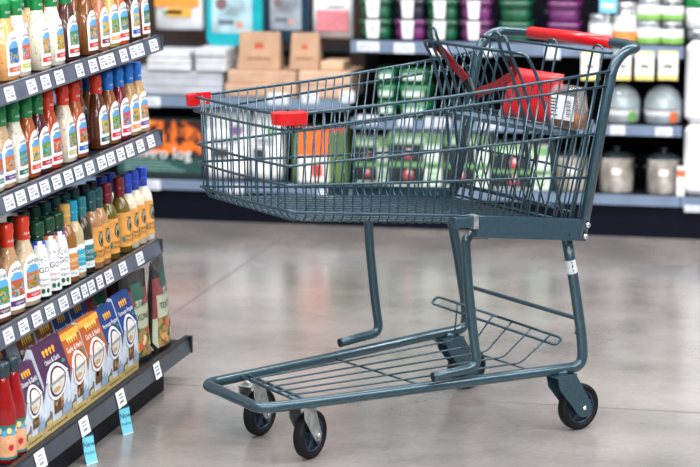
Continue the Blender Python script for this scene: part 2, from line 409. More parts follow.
# ------------------------------------------------------------------ goods on the child seat
CM = Matrix.Translation((-.8333, 5.87995, 0)) @ Matrix.Rotation(radians(224.179), 4, 'Z')
REDBAG = mat('red_foil_bag', (184, 12, 24), .42, coat=.2, noise=.1, scale=14, bump=.5)
m = MB(); NX, NY = 10, 8; A, B = [], []
for j in range(NY+1):
    for i in range(NX+1):
        u, v = i/NX*2-1, j/NY*2-1; e = max(0, (1-abs(u)**3))*max(0, (1-abs(v)**3)); t = .003+.012*sqrt(e)
        x, y = u*.118, v*.068+.068
        A.append((t, x, y)); B.append((-t, x, y))
n = len(A); fs = []
for j in range(NY):
    for i in range(NX):
        a = j*(NX+1)+i; fs.append((a, a+1, a+NX+2, a+NX+1)); fs.append((n+a+NX+1, n+a+NX+2, n+a+1, n+a))
edge = [i for i in range(NX+1)]+[(j*(NX+1)+NX) for j in range(1, NY+1)]+[NY*(NX+1)+i for i in range(NX-1, -1, -1)]+[j*(NX+1) for j in range(NY-1, 0, -1)]
for a, c in zip(edge, edge[1:]+edge[:1]): fs.append((a, n+a, n+c, c))
m.add(A+B, fs, REDBAG, True)
o = m.build('snack_bag'); tag(o, 'plain red bag leaning back on the child seat of the cart', 'bag')
o.matrix_world = CM @ Matrix.Translation((.020, .040, .806)) @ Matrix.Rotation(-.235, 4, 'Y')
CLEAR = mat('clear_clamshell_plastic', (235, 240, 242), .12, noise=.02, trans=.85, alpha=.45)
BROWN = mat('brown_crumbly_food', (168, 104, 48), .8, noise=.3, scale=90, bump=1)
cl = empty('clamshell_container', CM @ V((.026, .231, .805)), radians(224.179), 'clear plastic clamshell of brown food with white label on the child seat', 'container')
m = MB(); m.loft([(0, .054, .018, 4), (.004, .060, .022, 4), (.05, .063, .025, 4), (.055, .065, .027, 4), (.06, .063, .025, 4), (.1, .059, .021, 4), (.112, .050, .016, 4)], CLEAR); m.build('shell', cl)
m = MB(); m.loft([(.004, .048, .017, 4), (.03, .053, .020, 4), (.042, .05, .018, 3)], BROWN); tag(m.build('food', cl), 'brown food inside', None)
m = MB(); m.box((.0275, -.038, .026), (.0283, .058, .090), WHITE)
for k, (y, z, w) in enumerate([(-.02, .078, .03), (-.022, .07, .026), (-.022, .062, .028), (-.02, .054, .03), (-.022, .046, .024), (-.02, .036, .03)]):
    m.box((.0283, y-w/2-.005, z-.0016), (.0287, y+w/2-.005, z+.0016), INK)
for k in range(9): m.box((.0283, .026, .036+k*.005), (.0287, .046, .0375+k*.005+.001*(k % 2)), INK)
tag(m.build('label_sticker', cl), 'white printed label', None)

# ------------------------------------------------------------------ left shelving
DECK = mat('charcoal_shelf_steel', (26, 30, 40), .5, .2, noise=.12, spec=.25)
LIPM = mat('grey_price_rail', (88, 95, 112), .35, noise=.1, coat=.3, scale=20)
LIPD = mat('dark_price_rail', (58, 66, 78), .35, noise=.1, coat=.3, scale=20)
KICKM = mat('near_black_kick_plate', (7, 10, 26), .5, noise=.1, spec=.12)
PANELM = mat('dark_back_panel', (14, 16, 26), .6, noise=.1, spec=.15)
Y0, Y1 = 4.35, 6.03
TILT = radians(3.0)
unit = empty('shelving_unit', (-2.1, 5.19, 0), 0, 'dark steel store shelving on the left stocked with dressings', 'shelves')
def ub(name, m, lab=None):
    o = m.build(name, unit); o.location = (2.1, -5.19, 0)
    if lab: o['label'] = lab
    return o
m = MB(); m.box((-2.46, Y0, .0), (-2.44, Y1, 1.85), PANELM); ub('back_panel', m)
m = MB(); m.box((-2.43, Y0, .0), (-1.857, 5.856, .072), KICKM); ub('kick_plate', m, 'black recessed kick plate')
for y in (Y1-.05, Y0): m = MB(); m.box((-2.44, y, .11), (-2.41, y+.03, 1.85), PANELM); ub('upright', m)
SH = [(.992, -1.907), (.720, -1.912), (.400, -1.917)]
SLOPE = {.992: .0135, .720: .001, .400: 0}            # the top shelf sags a little towards its near end
def sag(z, y): return z-SLOPE[z]*(Y1-y)
for z_, xl in SH:
    z = sag(z_, Y0); dz = z_-z; m = MB(); d = .50
    zb = z-sin(TILT)*d
    m.prism([(xl-.012, Y0, z), (xl-.012, Y0, z-.016), (xl-d, Y0, zb-.016), (xl-d, Y0, zb)], (0, Y1-Y0, dz), DECK); sh = ub('shelf', m)
    m = MB(); m.prism([(xl-.012, Y0, z+.006), (xl-.004, Y0, z+.006), (xl+.006, Y0, z-.034), (xl-.002, Y0, z-.036)], (0, Y1-Y0, dz), LIPM)
    m.prism([(xl-.013, Y0, z+.0075), (xl-.003, Y0, z+.0075), (xl-.003, Y0, z+.0035), (xl-.013, Y0, z+.0035)], (0, Y1-Y0, dz), LIPD)
    m.prism([(xl+.006, Y0, z-.031), (xl+.010, Y0, z-.030), (xl+.010, Y0, z-.036), (xl-.002, Y0, z-.037)], (0, Y1-Y0, dz), LIPM)
    m.box((xl-.012, Y1, z_-.036), (xl+.008, Y1+.004, z_+.006), LIPD)
    p = m.build('price_rail', sh); p['label'] = 'grey plastic price rail'
BZ, BXL = .108, -1.833
m = MB(); m.box((-2.43, Y0, BZ-.02), (BXL-.012, Y1, BZ), DECK); sh = ub('shelf', m)
m = MB(); m.prism([(BXL-.014, Y0, BZ+.008), (BXL-.004, Y0, BZ+.008), (BXL+.006, Y0, BZ-.036), (BXL-.004, Y0, BZ-.038)], (0, Y1-Y0, 0), LIPD)
m.prism([(BXL-.016, Y0, BZ+.012), (BXL-.002, Y0, BZ+.012), (BXL-.002, Y0, BZ+.006), (BXL-.016, Y0, BZ+.006)], (0, Y1-Y0, 0), BLACKP)
m.box((BXL-.016, Y1, BZ-.038), (BXL+.008, Y1+.012, BZ+.012), BLACKP)
p = m.build('price_rail', sh); p['label'] = 'dark plastic price rail'

# price tickets in the rails
TG = [[(9, 97, 1), (31, 88.6, 1), (45, 84, 1), (58.6, 78, 1), (79, 72.4, .9), (92.5, 67, 1), (103, 63, 1.1), (110, 60, 1.0), (123, 55, 1), (133, 52.5, 1), (139.5, 50.3, 1), (153, 45.7, 1.2)],
      [(8.5, 207, 1), (20, 202, 1), (32.6, 195.5, 1), (44, 190, 1), (56, 184.7, 1), (67.5, 179, 1), (78, 173.7, 1), (89, 168.6, 1), (101, 163.4, 1.1), (110, 159, 1), (120, 154, 1), (129, 150, 1), (139.5, 145.7, 1), (150, 140, 1)],
      [(7.6, 335.5, 1), (22.7, 326.7, 1), (36, 319.5, 1), (49, 312, 1), (62.5, 304, 1), (75, 297, 1), (83.6, 290, .7), (90.6, 286, .8), (99, 281, .8), (108, 276, 1), (122, 268, 1), (139, 257, 1)]]
names = ['top', 'second', 'third']
for k, (z, xl) in enumerate(SH):
    for px, py, w in TG[k]:
        y = atX(px, py, xl+.002).y; w_ = .058*w/2
        root = empty('price_tag', (xl+.004, y, sag(z, y)-.033), 0, 'white price ticket in the grey rail of the %s shelf' % names[k], 'price tag', 'price tickets along the %s shelf' % names[k])
        m = MB(); tl = (-.0068, 0, .034)
        m.prism([(.0035, -w_, .001), (.0035, w_, .001), (-.0045, w_, .034), (-.0045, -w_, .034)], (.0008, 0, .0002), WHITE); m.build('ticket', root)
        q = MB()
        def tk(a, c): f = c/.034; return V((.0048-.008*f, a, .001+c))
        for c0, h, a0, a1 in ((.024, .004, -.8, .3), (.017, .003, -.8, .7), (.007, .007, .0, .8), (.008, .004, -.8, -.2)):
            q.quad([tk(w_*a0, c0), tk(w_*a1, c0), tk(w_*a1, c0+h), tk(w_*a0, c0+h)], GREYINK)
        q.build('print', root)
CYAN = mat('cyan_card', (112, 196, 222), .5, noise=.04)
for px, py, lab in ((40, 457, 'blue New Product ticket hanging from bottom rail by the red sauce bottles'), (84, 428, 'blue New Product ticket hanging from the bottom rail below the purple crouton box'), (120.5, 402, 'blue New Product ticket hanging from the bottom rail below the orange and blue boxes')):
    y = atX(px, py, BXL+.004).y
    root = empty('shelf_ticket', (BXL+.002, y, BZ-.036), 0, lab, 'price tag')
    m = MB(); m.prism([(.007, -.032, .0), (.007, .032, .0), (-.003, .032, .042), (-.003, -.032, .042)], (.001, 0, 0), WHITE)
    for c, h in ((.03, .004), (.022, .003), (.01, .006)): m.prism([(.0085-.01*c/.042, -.016, c), (.0085-.01*c/.042, .012, c), (.0085-.01*(c+h)/.042, .012, c+h), (.0085-.01*(c+h)/.042, -.016, c+h)], (.0003, 0, 0), GREYINK)
    m.build('price_slip', root)['label'] = 'white price slip'
    m = MB(); K = 6; vs = []
    def bend(c): return .007+.018*(c/.085)**1.5
    for i in range(K+1):
        c = .085*i/K; vs += [(bend(c), -.020, -c), (bend(c), .020, -c), (bend(c)+.0008, .020, -c), (bend(c)+.0008, -.020, -c)]
    for i in range(K):
        mm = WHITE if i == K-1 else CYAN
        m.add(vs[4*i:4*i+8], [(a, (a+1) % 4, 4+(a+1) % 4, 4+a) for a in range(4)], mm)
    TEAL = cm((8, 70, 84), .6)
    m.box((.0066, -.020, -.005), (.0082, .020, .001), TEAL)
    m.text('New', lambda a, c: V((bend(.024-c)+.0014, a, -.024+c)), .021, TEAL)
    m.text('Product', lambda a, c: V((bend(.045-c)+.0014, a, -.045+c)), .0115, TEAL)
    for k in range(6): m.box((bend(.078)+.0012, -.018+k*.006, -.082), (bend(.078)+.0016, -.015+k*.006, -.075), GREYINK)
    tk_ = m.build('talker_card', root); tk_.location = (.004, 0, 0); tk_.rotation_euler = (0, 0, radians(-24)); tk_['label'] = 'blue card reading New Product'
y = atX(155.6, 371, BXL).y
m = MB(); m.prism([(.007, -.026, .0), (.007, .026, .0), (-.003, .026, .042), (-.003, -.026, .042)], (.001, 0, 0), WHITE)
for c, h in ((.03, .004), (.022, .003), (.01, .006)): m.prism([(.0085-.01*c/.042, -.018, c), (.0085-.01*c/.042, .012, c), (.0085-.01*(c+h)/.042, .012, c+h), (.0085-.01*(c+h)/.042, -.018, c+h)], (.0003, 0, 0), GREYINK)
o = m.build('price_tag'); o.location = (BXL+.002, y, BZ-.036); tag(o, 'white price ticket at the far end of the bottom shelf rail', 'price tag')

# ------------------------------------------------------------------ bottles
def liquid(rgb, speck=None):
    return mat('dressing_%02x%02x%02x' % rgb, rgb, .18, coat=.6, noise=.18, scale=170, rgb2=speck, lo=.30, hi=.42)
def capm(rgb): return mat('cap_%02x%02x%02x' % rgb, rgb, .35, coat=.3, noise=.06, scale=60)
OVAL = [(0, .033, .020, 2.6), (.004, .0365, .0235, 2.6), (.05, .0375, .0245, 2.6), (.085, .0365, .024, 2.5), (.108, .031, .0225, 2.3), (.128, .0225, .0195, 2.1), (.145, .0165, .016, 2), (.16, .0145, .0145, 2), (.17, .0145, .0145, 2)]
ROUND = [(0, .024, .024, 2), (.004, .0275, .0275, 2), (.118, .0275, .0275, 2), (.130, .0255, .0255, 2), (.145, .018, .018, 2), (.156, .0135, .0135, 2), (.175, .013, .013, 2)]
SLIM = [(0, .022, .022, 2), (.004, .0255, .0255, 2), (.09, .0255, .0255, 2), (.13, .021, .021, 2), (.155, .0165, .0165, 2), (.17, .016, .016, 2)]
def surf(rings, z):
    for (z0, a0, b0, n0), (z1, a1, b1, n1) in zip(rings, rings[1:]):
        if z0 <= z <= z1: f = (z-z0)/(z1-z0); return a0+(a1-a0)*f, b0+(b1-b0)*f, n0+(n1-n0)*f
    return rings[-1][1:]
def onsurf(rings, t, z, d):
    a, b, n = surf(rings, z); p = V((sec(t, b, n, 0), sec(t, a, n, 1), z)); q = V((p.x/b**2, p.y/a**2, 0)); return p+q.normalized()*d
def make_bottle(kind, liq, cap, lab, pal):
    """one bottle standing at the origin with its front towards +X"""
    root = empty('dressing_bottle', (0, 0, 0), 0, None, None)
    rings = {'oval': OVAL, 'round': ROUND, 'slim': SLIM}[kind]
    MB().loft(rings, liq).build('bottle_body', root)
    m = MB()
    if kind == 'oval':
        m.spin([(.0155, .149), (.0162, .150), (.0160, .176), (.0178, .180), (.0182, .186), (.0172, .188), (.0178, .199), (.0165, .2012), (.010, .2016)], cap)
        m.text(pal[3] if len(pal) > 3 else 'ANNIE', lambda x, z: V((cos(x/.0165)*.0168, sin(x/.0165)*.0168, .163+z)), .009, cm((235, 240, 245), .5))
    elif kind == 'round':
        m.spin([(.0140, .152), (.0152, .154), (.0148, .170), (.0166, .173), (.0166, .178), (.0150, .180), (.0162, .184), (.0162, .204), (.0150, .207), (.008, .2075)], cap)
    else:
        m.spin([(.0180, .162), (.0196, .164), (.0196, .193), (.018, .196), (.01, .1965)], cap)
    m.build('cap', root)
    m = MB()
    if lab == 'arch':
        NU, NZ = 14, 26; z0, z1 = .012, .118
        def hw(z):
            return .95 if z < .082 else .95*sqrt(max(0, 1-((z-.082)/(z1-.082))**2))
        for j in range(NZ):
            za, zb = z0+(z1-z0)*j/NZ, z0+(z1-z0)*(j+1)/NZ
            for i in range(NU):
                ua, ub_ = -1+2*i/NU, -1+2*(i+1)/NU; u, z = (ua+ub_)/2, (za+zb)/2
                mt = WHITE
                if .020 < z < .034 and abs(u) < .86: mt = pal[0]
                elif .042 < z < .094 and abs(u) < .74*sqrt(max(0, 1-max(0, (z-.072)/.026)**2)):
                    mt = pal[2] if z > .076 and abs(u) > .0 else random.choice([pal[1], pal[1], cm((60, 120, 60)), cm((200, 150, 70)), pal[2]]) if z < .07 else pal[1]
                q = [onsurf(rings, hw(zz)*uu, zz, .0007) for uu, zz in ((ua, za), (ub_, za), (ub_, zb), (ua, zb))]
                m.add(q, [(0, 1, 2, 3)], mt, True)
        m.text("ANNIE'S", lambda x, z: onsurf(rings, x/.034, .101+z-x*x*9, .0013), .011, INK)
        m.text("organic", lambda x, z: onsurf(rings, x/.034, .027+z, .0013), .009, WHITE)
    elif lab == 'wrap':
        NU = 40
        for j, (za, zb) in enumerate([(.018, .024), (.024, .108), (.108, .112)]):
            for i in range(NU):
                q = [onsurf(rings, t, z, .0006) for t, z in ((2*pi*i/NU, za), (2*pi*(i+1)/NU, za), (2*pi*(i+1)/NU, zb), (2*pi*i/NU, zb))]
                m.add(q, [(0, 1, 2, 3)], pal[0], True)
        dk = cm((42, 40, 34), .6); mid = cm((150, 150, 120), .6)
        def disc(t0, zc, r, mm, d):
            P = [onsurf(rings, t0+r*cos(a)/.028, zc+r*1.5*sin(a), d) for a in [2*pi*k/20 for k in range(20)]]
            m.add([onsurf(rings, t0, zc, d)]+P, [(0, 1+k, 1+(k+1) % 20) for k in range(20)], mm)
        disc(.0, .078, .0135, dk, .0010); disc(.0, .078, .0115, mid, .0013); disc(.0, .072, .006, dk, .0016)
        disc(-.95, .040, .005, cm((60, 150, 150)), .0010)
        for t, zz, sz in (("CINDY'S", .046, .0115), ("KITCHEN", .034, .0115), ("organic", .099, .007)):
            m.text(t, lambda x, z: onsurf(rings, -.15+x/.0285, zz+z, .0012), sz, dk)
        for k in range(7): m.add([onsurf(rings, tt, .095-k*.008+dz, .0010) for tt, dz in ((-2.5, 0), (-2.2, 0), (-1.9-.1*(k % 3), 0), (-1.9-.1*(k % 3), .003), (-2.2, .003), (-2.5, .003))], [(0, 1, 4, 5), (1, 2, 3, 4)], cm((150, 96, 40)))
    elif lab == 'panel':
        NU = 40
        for za, zb, mm in [(.016, .034, pal[1]), (.034, .078, pal[0]), (.078, .092, pal[1])]:
            for i in range(NU):
                q = [onsurf(rings, t, z, .0006) for t, z in ((2*pi*i/NU, za), (2*pi*(i+1)/NU, za), (2*pi*(i+1)/NU, zb), (2*pi*i/NU, zb))]
                m.add(q, [(0, 1, 2, 3)], mm, True)
        m.text('GOOD', lambda x, z: onsurf(rings, -.5+x/.0285, .060+z, .0012), .013, pal[1])
        m.text('dressing', lambda x, z: onsurf(rings, -.5+x/.0285, .046+z, .0012), .008, pal[1])
        m.text('10 oz', lambda x, z: onsurf(rings, -.5+x/.0285, .025+z, .0012), .008, INK)
    elif lab == 'sleeve':
        NU = 40; NZ = 14
        grn = cm((22, 104, 60), .5)
        for j in range(NZ):
            za, zb = .006+j*.142/NZ, .006+(j+1)*.142/NZ
            for i in range(NU):
                ta, tb = 2*pi*i/NU, 2*pi*(i+1)/NU; t = (ta+tb)/2; z = (za+zb)/2
                cut = .100+.045*sin(t*1+2.2)
                if z > cut: 
                    mm = pal[0] if z < cut+.03 else pal[1]
                else: mm = WHITE
                m.add([onsurf(rings, ta, za, .0006), onsurf(rings, tb, za, .0006), onsurf(rings, tb, zb, .0006), onsurf(rings, ta, zb, .0006)], [(0, 1, 2, 3)], mm, True)
        for k in range(26):
            t, z = random.uniform(-1.6, .6), random.uniform(.086, .108)
            m.add([onsurf(rings, t+a, z+b_, .0010) for a, b_ in ((-.06, -.0016), (.06, .0004), (.05, .002), (-.06, .0008))], [(0, 1, 2, 3)], grn)
        m.text('GO', lambda x, z: onsurf(rings, -.45+x/.0265, .073+z, .0012), .020, cm((36, 50, 60)))
        m.text('organic', lambda x, z: onsurf(rings, -.45+x/.0265, .036+z, .0012), .010, cm((50, 60, 70)))
        m.text('vinaigrette', lambda x, z: onsurf(rings, -.45+x/.0265, .050+z, .0012), .008, pal[0])
        for dx in (-.007, .007):
            P = [onsurf(rings, -.45+(dx+.0055*cos(a))/.0265, .020+.0065*sin(a), .0011) for a in [2*pi*k/14 for k in range(14)]]
            m.add(P, [tuple(range(14))], grn)
    if m.v: m.build('label', root)
    return root
def kids(o): return [c for c in COL.objects if c.parent == o]
GR, RO, BLU = (0, 140, 74), (236, 60, 26), (10, 130, 240)
PROTO = {}
def bottle(kind, liq, cap, lab, pal, x, y, z, rz, label, group, key=None):
    key = (kind, liq.name, cap.name, lab, tuple(p.name for p in pal[:3] if hasattr(p, 'name')))
    if key not in PROTO:
        o = make_bottle(kind, liq, cap, lab, pal); PROTO[key] = (o, kids(o))
    else:
        p, ks = PROTO[key]; o = p.copy(); COL.objects.link(o)
        for c in ks:
            d = c.copy(); COL.objects.link(d); d.parent = o
    o.location = (x, y, z); o.rotation_euler = (0, -TILT, rz)
    o.rotation_euler = (Matrix.Rotation(-TILT, 3, 'Y') @ Matrix.Rotation(rz, 3, 'Z')).to_euler()
    return tag(o, label, 'bottle', group)
CRM, TANL, ORG, BRN, DKB, MAR, KHK, PEA = (226, 216, 196), (206, 160, 112), (196, 80, 32), (120, 62, 36), (62, 34, 26), (110, 30, 40), (176, 150, 84), (196, 168, 132)
c_ = lambda *a: cm(a, .5)
# shelf, px, py, liquid, speck, cap, band colour, accent, sky, description
ROW1 = [(12.7, 81, (222, 160, 100), GR, (226, 90, 50), (40, 90, 150), 'peach orange dressing with a blue picture label'),
        (24.5, 77, CRM, GR, (190, 200, 90), (210, 80, 60), 'white dressing with a lime green label band'),
        (34, 72.5, (168, 70, 42), GR, (210, 40, 40), (60, 110, 70), 'rusty red dressing, half behind the white ones'),
        (45, 69, (214, 206, 186), GR, (216, 50, 46), (190, 140, 60), 'speckled off-white dressing with a red label band'),
        (59, 64.6, (224, 218, 200), GR, (216, 60, 50), (190, 150, 60), 'cream dressing, right of the speckled off-white one'),
        (73, 59, (74, 40, 40), GR, (190, 60, 40), (60, 130, 90), 'dark plum vinaigrette'),
        (92, 53, (116, 72, 36), (120, 84, 30), (214, 50, 40), (160, 120, 90), 'brown seeded vinaigrette with a golden brown neck'),
        (104, 48.8, (170, 106, 76), (150, 90, 60), (130, 40, 60), (200, 170, 60), 'pinkish tan dressing with a maroon label band'),
        (114.3, 45, (184, 160, 96), (160, 140, 80), (230, 170, 110), (120, 150, 60), 'khaki dressing'),
        (123, 41, (224, 88, 34), (214, 80, 30), (226, 60, 30), (60, 120, 70), 'bright orange dressing'),
        (134.8, 38.5, (66, 42, 28), (50, 30, 20), (30, 80, 190), (200, 180, 120), 'dark dressing with a blue label band'),
        (145, 34.7, (112, 52, 30), (90, 40, 24), (170, 70, 40), (60, 110, 90), 'reddish brown dressing at the far end of the row')]
ROW2 = [(-3, 193, CRM, GR, (20, 130, 110), (200, 80, 50), 'pale dressing cut off by the picture edge'),
        (8, 189, (206, 172, 132), GR, (100, 50, 130), (210, 110, 50), 'tan dressing with a purple label band'),
        (22, 184, (226, 220, 204), GR, (20, 110, 90), (60, 140, 130), 'white dressing with a teal label band'),
        (34.6, 179, (180, 92, 46), GR, (230, 80, 60), (220, 170, 60), 'brown orange dressing with a coral label band'),
        (43, 172.8, (84, 34, 44), GR, (180, 40, 50), (90, 150, 80), 'plum dressing'),
        (56, 168, (190, 70, 28), RO, (210, 40, 40), (220, 50, 50), 'deep orange dressing with a red label band'),
        (71, 164, CRM, RO, (190, 190, 130), (120, 140, 70), 'white dressing between two orange dressings'),
        (82, 157, (176, 92, 46), RO, (30, 100, 200), (220, 80, 50), 'brown dressing with a blue label band'),
        (90.5, 153.6, (222, 210, 186), RO, (200, 200, 150), (150, 160, 70), 'cream dressing half behind the brown ones'),
        (103.6, 149, (96, 52, 34), RO, (20, 90, 80), (200, 170, 60), 'dark brown dressing beside the blue caps'),
        (115, 144.5, (146, 88, 48), BLU, (220, 30, 60), (110, 160, 70), 'brown vinaigrette'),
        (125.5, 141, (124, 30, 44), BLU, (220, 30, 70), (200, 60, 120), 'maroon vinaigrette'),
        (135, 134.6, (190, 150, 96), BLU, (236, 150, 60), (220, 160, 50), 'tan dressing with orange band, next to last'),
        (142, 131, (196, 158, 108), BLU, (120, 60, 160), (220, 130, 50), 'tan dressing with purple band, at the far end')]
CN = {GR: 'green-capped', RO: 'orange-red-capped', BLU: 'blue-capped', (120, 84, 30): 'gold-necked', (150, 90, 60): 'bottle of', (160, 140, 80): 'bottle of', (214, 80, 30): 'bottle of', (50, 30, 20): 'bottle of', (90, 40, 24): 'bottle of'}
HID = []
for row, (zz0, xl), nm, xb in ((ROW1, SH[0], 'top', -1.962), (ROW2, SH[1], 'second', -1.972)):
    yl = -9
    for px, py, lq, cp, band, acc, desc in row:
        y = atX(px, py, xb+.012).y; hid = 'behind' in desc; xx = xb
        if hid: xx = xb-.056
        else: y = max(y, yl+.0765); yl = y
        z1 = sag(zz0, y)-(xl-xx-.012)*sin(TILT)+.0015
        pal = [c_(*band), c_(*acc), c_(96, 160, 214)]
        cn = CN[cp]; pre = ('bottle of ' if cn == 'bottle of' else cn+' bottle of ')
        if hid: HID.append((zz0, y))
        bottle('oval', liquid(lq, tuple(int(v*.62) for v in lq)), capm(cp), 'arch', pal, xx, y, z1, radians(-3+random.uniform(-4, 4)), pre+desc+' on the %s shelf' % nm, 'dressing bottles on the %s shelf' % nm)
# third shelf
DT, CY, MRN, BL2 = (14, 84, 92), (24, 164, 198), (120, 24, 38), (24, 70, 190)
z, xl = SH[2]; xb = -1.972; zz = z-(xl-xb-.012)*sin(TILT)+.0015; G3 = 'dressing bottles on the third shelf'
Y3 = [-9]
def r3(px, py):
    y = max(atX(px, py, xb+.012).y, Y3[0]+(.078 if px < 40 else .0575)); Y3[0] = y; return y
for px, py, lq, band, acc, desc in [(1.5, 322, (128, 78, 50), (90, 40, 60), (80, 140, 60), 'red-capped bottle of brown dressing cut off by the picture edge on the third shelf'),
                                    (16.4, 316.5, (190, 150, 112), (84, 40, 110), (190, 80, 50), 'red-capped bottle of tan dressing with a purple label band on the third shelf'),
                                    (32, 309, (216, 196, 164), (216, 40, 50), (190, 110, 50), 'red-capped bottle of cream dressing beside the white sleeved bottles')]:
    o = bottle('oval', liquid(lq, tuple(int(v*.7) for v in lq)), capm(RO), 'arch', [c_(*band), c_(*acc), c_(96, 170, 230)], xb, r3(px, py), zz, radians(-12), desc, G3)
    o.scale = (1.08, 1.08, 1.12)
for k, (px, py, a, b2) in enumerate([(45, 301, (30, 90, 200), (20, 60, 50)), (55.5, 293.7, (230, 120, 60), (60, 60, 50)), (64.6, 287.3, (120, 60, 150), (26, 60, 50))]):
    o = bottle('slim', liquid(b2), capm((8, 72, 44)), 'sleeve', [c_(*a), c_(*b2)], xb+.002, r3(px, py), zz, radians(-14), ['white sleeved bottle with green cap and blue flash', 'white sleeved bottle with green cap and orange flash', 'white sleeved bottle with green cap and purple flash'][k]+' on the third shelf', G3)
for px, py, lq, cp, p0, p1, desc in [(73, 280.5, (150, 98, 50), (226, 176, 96), (214, 140, 66), (236, 238, 240), 'small bottle with orange panel label and tan cap on the third shelf'),
                                     (80, 277, (196, 178, 140), CY, (40, 170, 200), (230, 240, 244), 'bright cyan capped bottle with a cyan panel label on the third shelf'),
                                     (89, 272, (60, 50, 30), (40, 128, 136), (50, 120, 124), (226, 236, 238), 'dark bottle with a grey teal cap and panel label on the third shelf')]:
    bottle('round', liquid(lq), capm(cp), 'panel', [c_(*p0), c_(*p1)], xb, r3(px, py), zz, radians(-10), desc, G3)
TAN = c_(232, 166, 84)
for px, py, lq, cp, desc in [(97, 266, (176, 128, 88), DT, 'tan-labelled bottle of peach dressing with dark teal cap, the nearer of two'),
                             (102.5, 261.5, (180, 134, 92), DT, 'tan-labelled bottle of peach dressing with dark teal cap, the farther of two'),
                             (113, 257, (104, 92, 34), MRN, 'tan-labelled bottle of olive dressing with maroon cap, the nearer of two'),
                             (125.5, 252, (112, 96, 40), MRN, 'tan-labelled bottle of olive dressing with maroon cap, the farther of two'),
                             (132.8, 247.8, (224, 214, 190), BL2, 'tan-labelled bottle of white dressing with blue cap beside the olive ones'),
                             (140, 244, (226, 216, 194), BL2, 'tan-labelled bottle of white dressing with blue cap, the middle one of three'),
                             (148, 239.6, (228, 220, 200), BL2, 'tan-labelled bottle of white dressing with blue cap at the far end of the shelf')]:
    o = bottle('round', liquid(lq), capm(cp), 'wrap', [TAN], xb+.004, r3(px, py), zz, radians(-8), desc, G3)
    o.scale = (1.0, 1.0, 1.03)
# the bottles standing one row further back
def back(rows, z, xl, xb, nm, kind='oval', every=1):
    for y, lq, cp, cname in rows:
        if any(h == z and abs(h2-y) < .078 for h, h2 in HID): continue
        zz = sag(z, y)-(xl-xb-.012)*sin(TILT)+.0015
        bottle(kind, liquid(lq, tuple(int(v*.7) for v in lq)), capm(cp), 'arch' if kind == 'oval' else 'none', [c_(216, 60, 50), c_(90, 140, 70), c_(96, 160, 214)], xb, y, zz, radians(-10), 'bottle with %s cap behind the front row on the %s shelf' % (cname, nm), 'bottles behind the front row, %s cap, %s shelf' % (cname, nm))
back([(5.0+.085*i, CRM, GR, 'a green') for i in range(4)]+[(5.34+.085*i, (190, 90, 50), RO, 'an orange-red') for i in range(5)]+[(5.78+.08*i, (160, 110, 70), BLU, 'a blue') for i in range(4)], *SH[1], -2.030, 'second')
back([(4.98+.085*i, (214, 190, 150), GR, 'a green') for i in range(5)]+[(5.45+.09*i, (130, 80, 50), (120, 70, 40), 'a brown') for i in range(6)], *SH[0], -2.02, 'top')
back([(5.02+.085*i, (190, 150, 112), RO, 'a red') for i in range(2)], *SH[2], -2.05, 'third')
back([(5.22+.075*i, (40, 60, 50), (16, 70, 60), 'a dark green') for i in range(3)]+[(5.45+.075*i, (60, 70, 60), DT, 'a dark teal') for i in range(4)]+[(5.755+.07*i, (60, 50, 40), (20, 26, 46), 'a navy') for i in range(2)]+[(5.91+.07*i, (224, 214, 190), BL2, 'a royal blue') for i in range(2)], *SH[2], -2.040, 'third', 'round')

# ------------------------------------------------------------------ bottom shelf
def sauce(x, y, label):
    root = empty('sauce_bottle', (x, y, BZ+.0005), radians(-25), label, 'bottle', 'red sauce bottles')
    rings = [(0, .024, .024, 2), (.004, .028, .028, 2), (.12, .028, .028, 2), (.15, .023, .023, 2), (.19, .0145, .0145, 2), (.225, .013, .013, 2)]
    MB().loft(rings, liquid((140, 12, 16), (100, 8, 10))).build('bottle_body', root)
    MB().spin([(.0155, .205), (.0160, .206), (.0155, .238), (.014, .240)], capm((30, 50, 60))).build('cap', root)
    m = MB(); NU = 30
    for za, zb, mm in [(.012, .018, c_(40, 130, 120)), (.018, .07, c_(226, 168, 128)), (.07, .088, c_(40, 120, 160)), (.088, .094, c_(30, 110, 100))]:
        for i in range(NU): m.add([onsurf(rings, t, z, .0006) for t, z in ((2*pi*i/NU, za), (2*pi*(i+1)/NU, za), (2*pi*(i+1)/NU, zb), (2*pi*i/NU, zb))], [(0, 1, 2, 3)], mm, True)
    for k in range(7):
        t, zc, r = -1.6+k*.42, .075+.006*(k % 2), .006
        P = [onsurf(rings, t+r*cos(a)/.028, zc+r*1.3*sin(a), .0011) for a in [2*pi*q/12 for q in range(12)]]
        m.add(P, [tuple(range(12))], c_(240, 214, 130) if k % 2 else c_(70, 170, 210))
    P = [onsurf(rings, -.2+.007*cos(a)/.028, .04+.008*sin(a), .0011) for a in [2*pi*q/14 for q in range(14)]]
    m.add(P, [tuple(range(14))], c_(200, 30, 40))
    for k in range(4): m.add([onsurf(rings, t, .055-k*.009+dz, .0010) for t, dz in ((-1.6, 0), (-.7, 0), (-.7, .0025), (-1.6, .0025))], [(0, 1, 2, 3)], c_(150, 80, 60))
    m.build('label', root)
sauce(-1.885, 4.706, 'red sauce bottle nearest the picture corner on the bottom shelf')
sauce(-1.885, 4.768, 'red sauce bottle next to the purple crouton box, second from the corner')
GOLD, BASEY = c_(238, 168, 60), c_(206, 184, 122)
PALEB = c_(212, 224, 240)
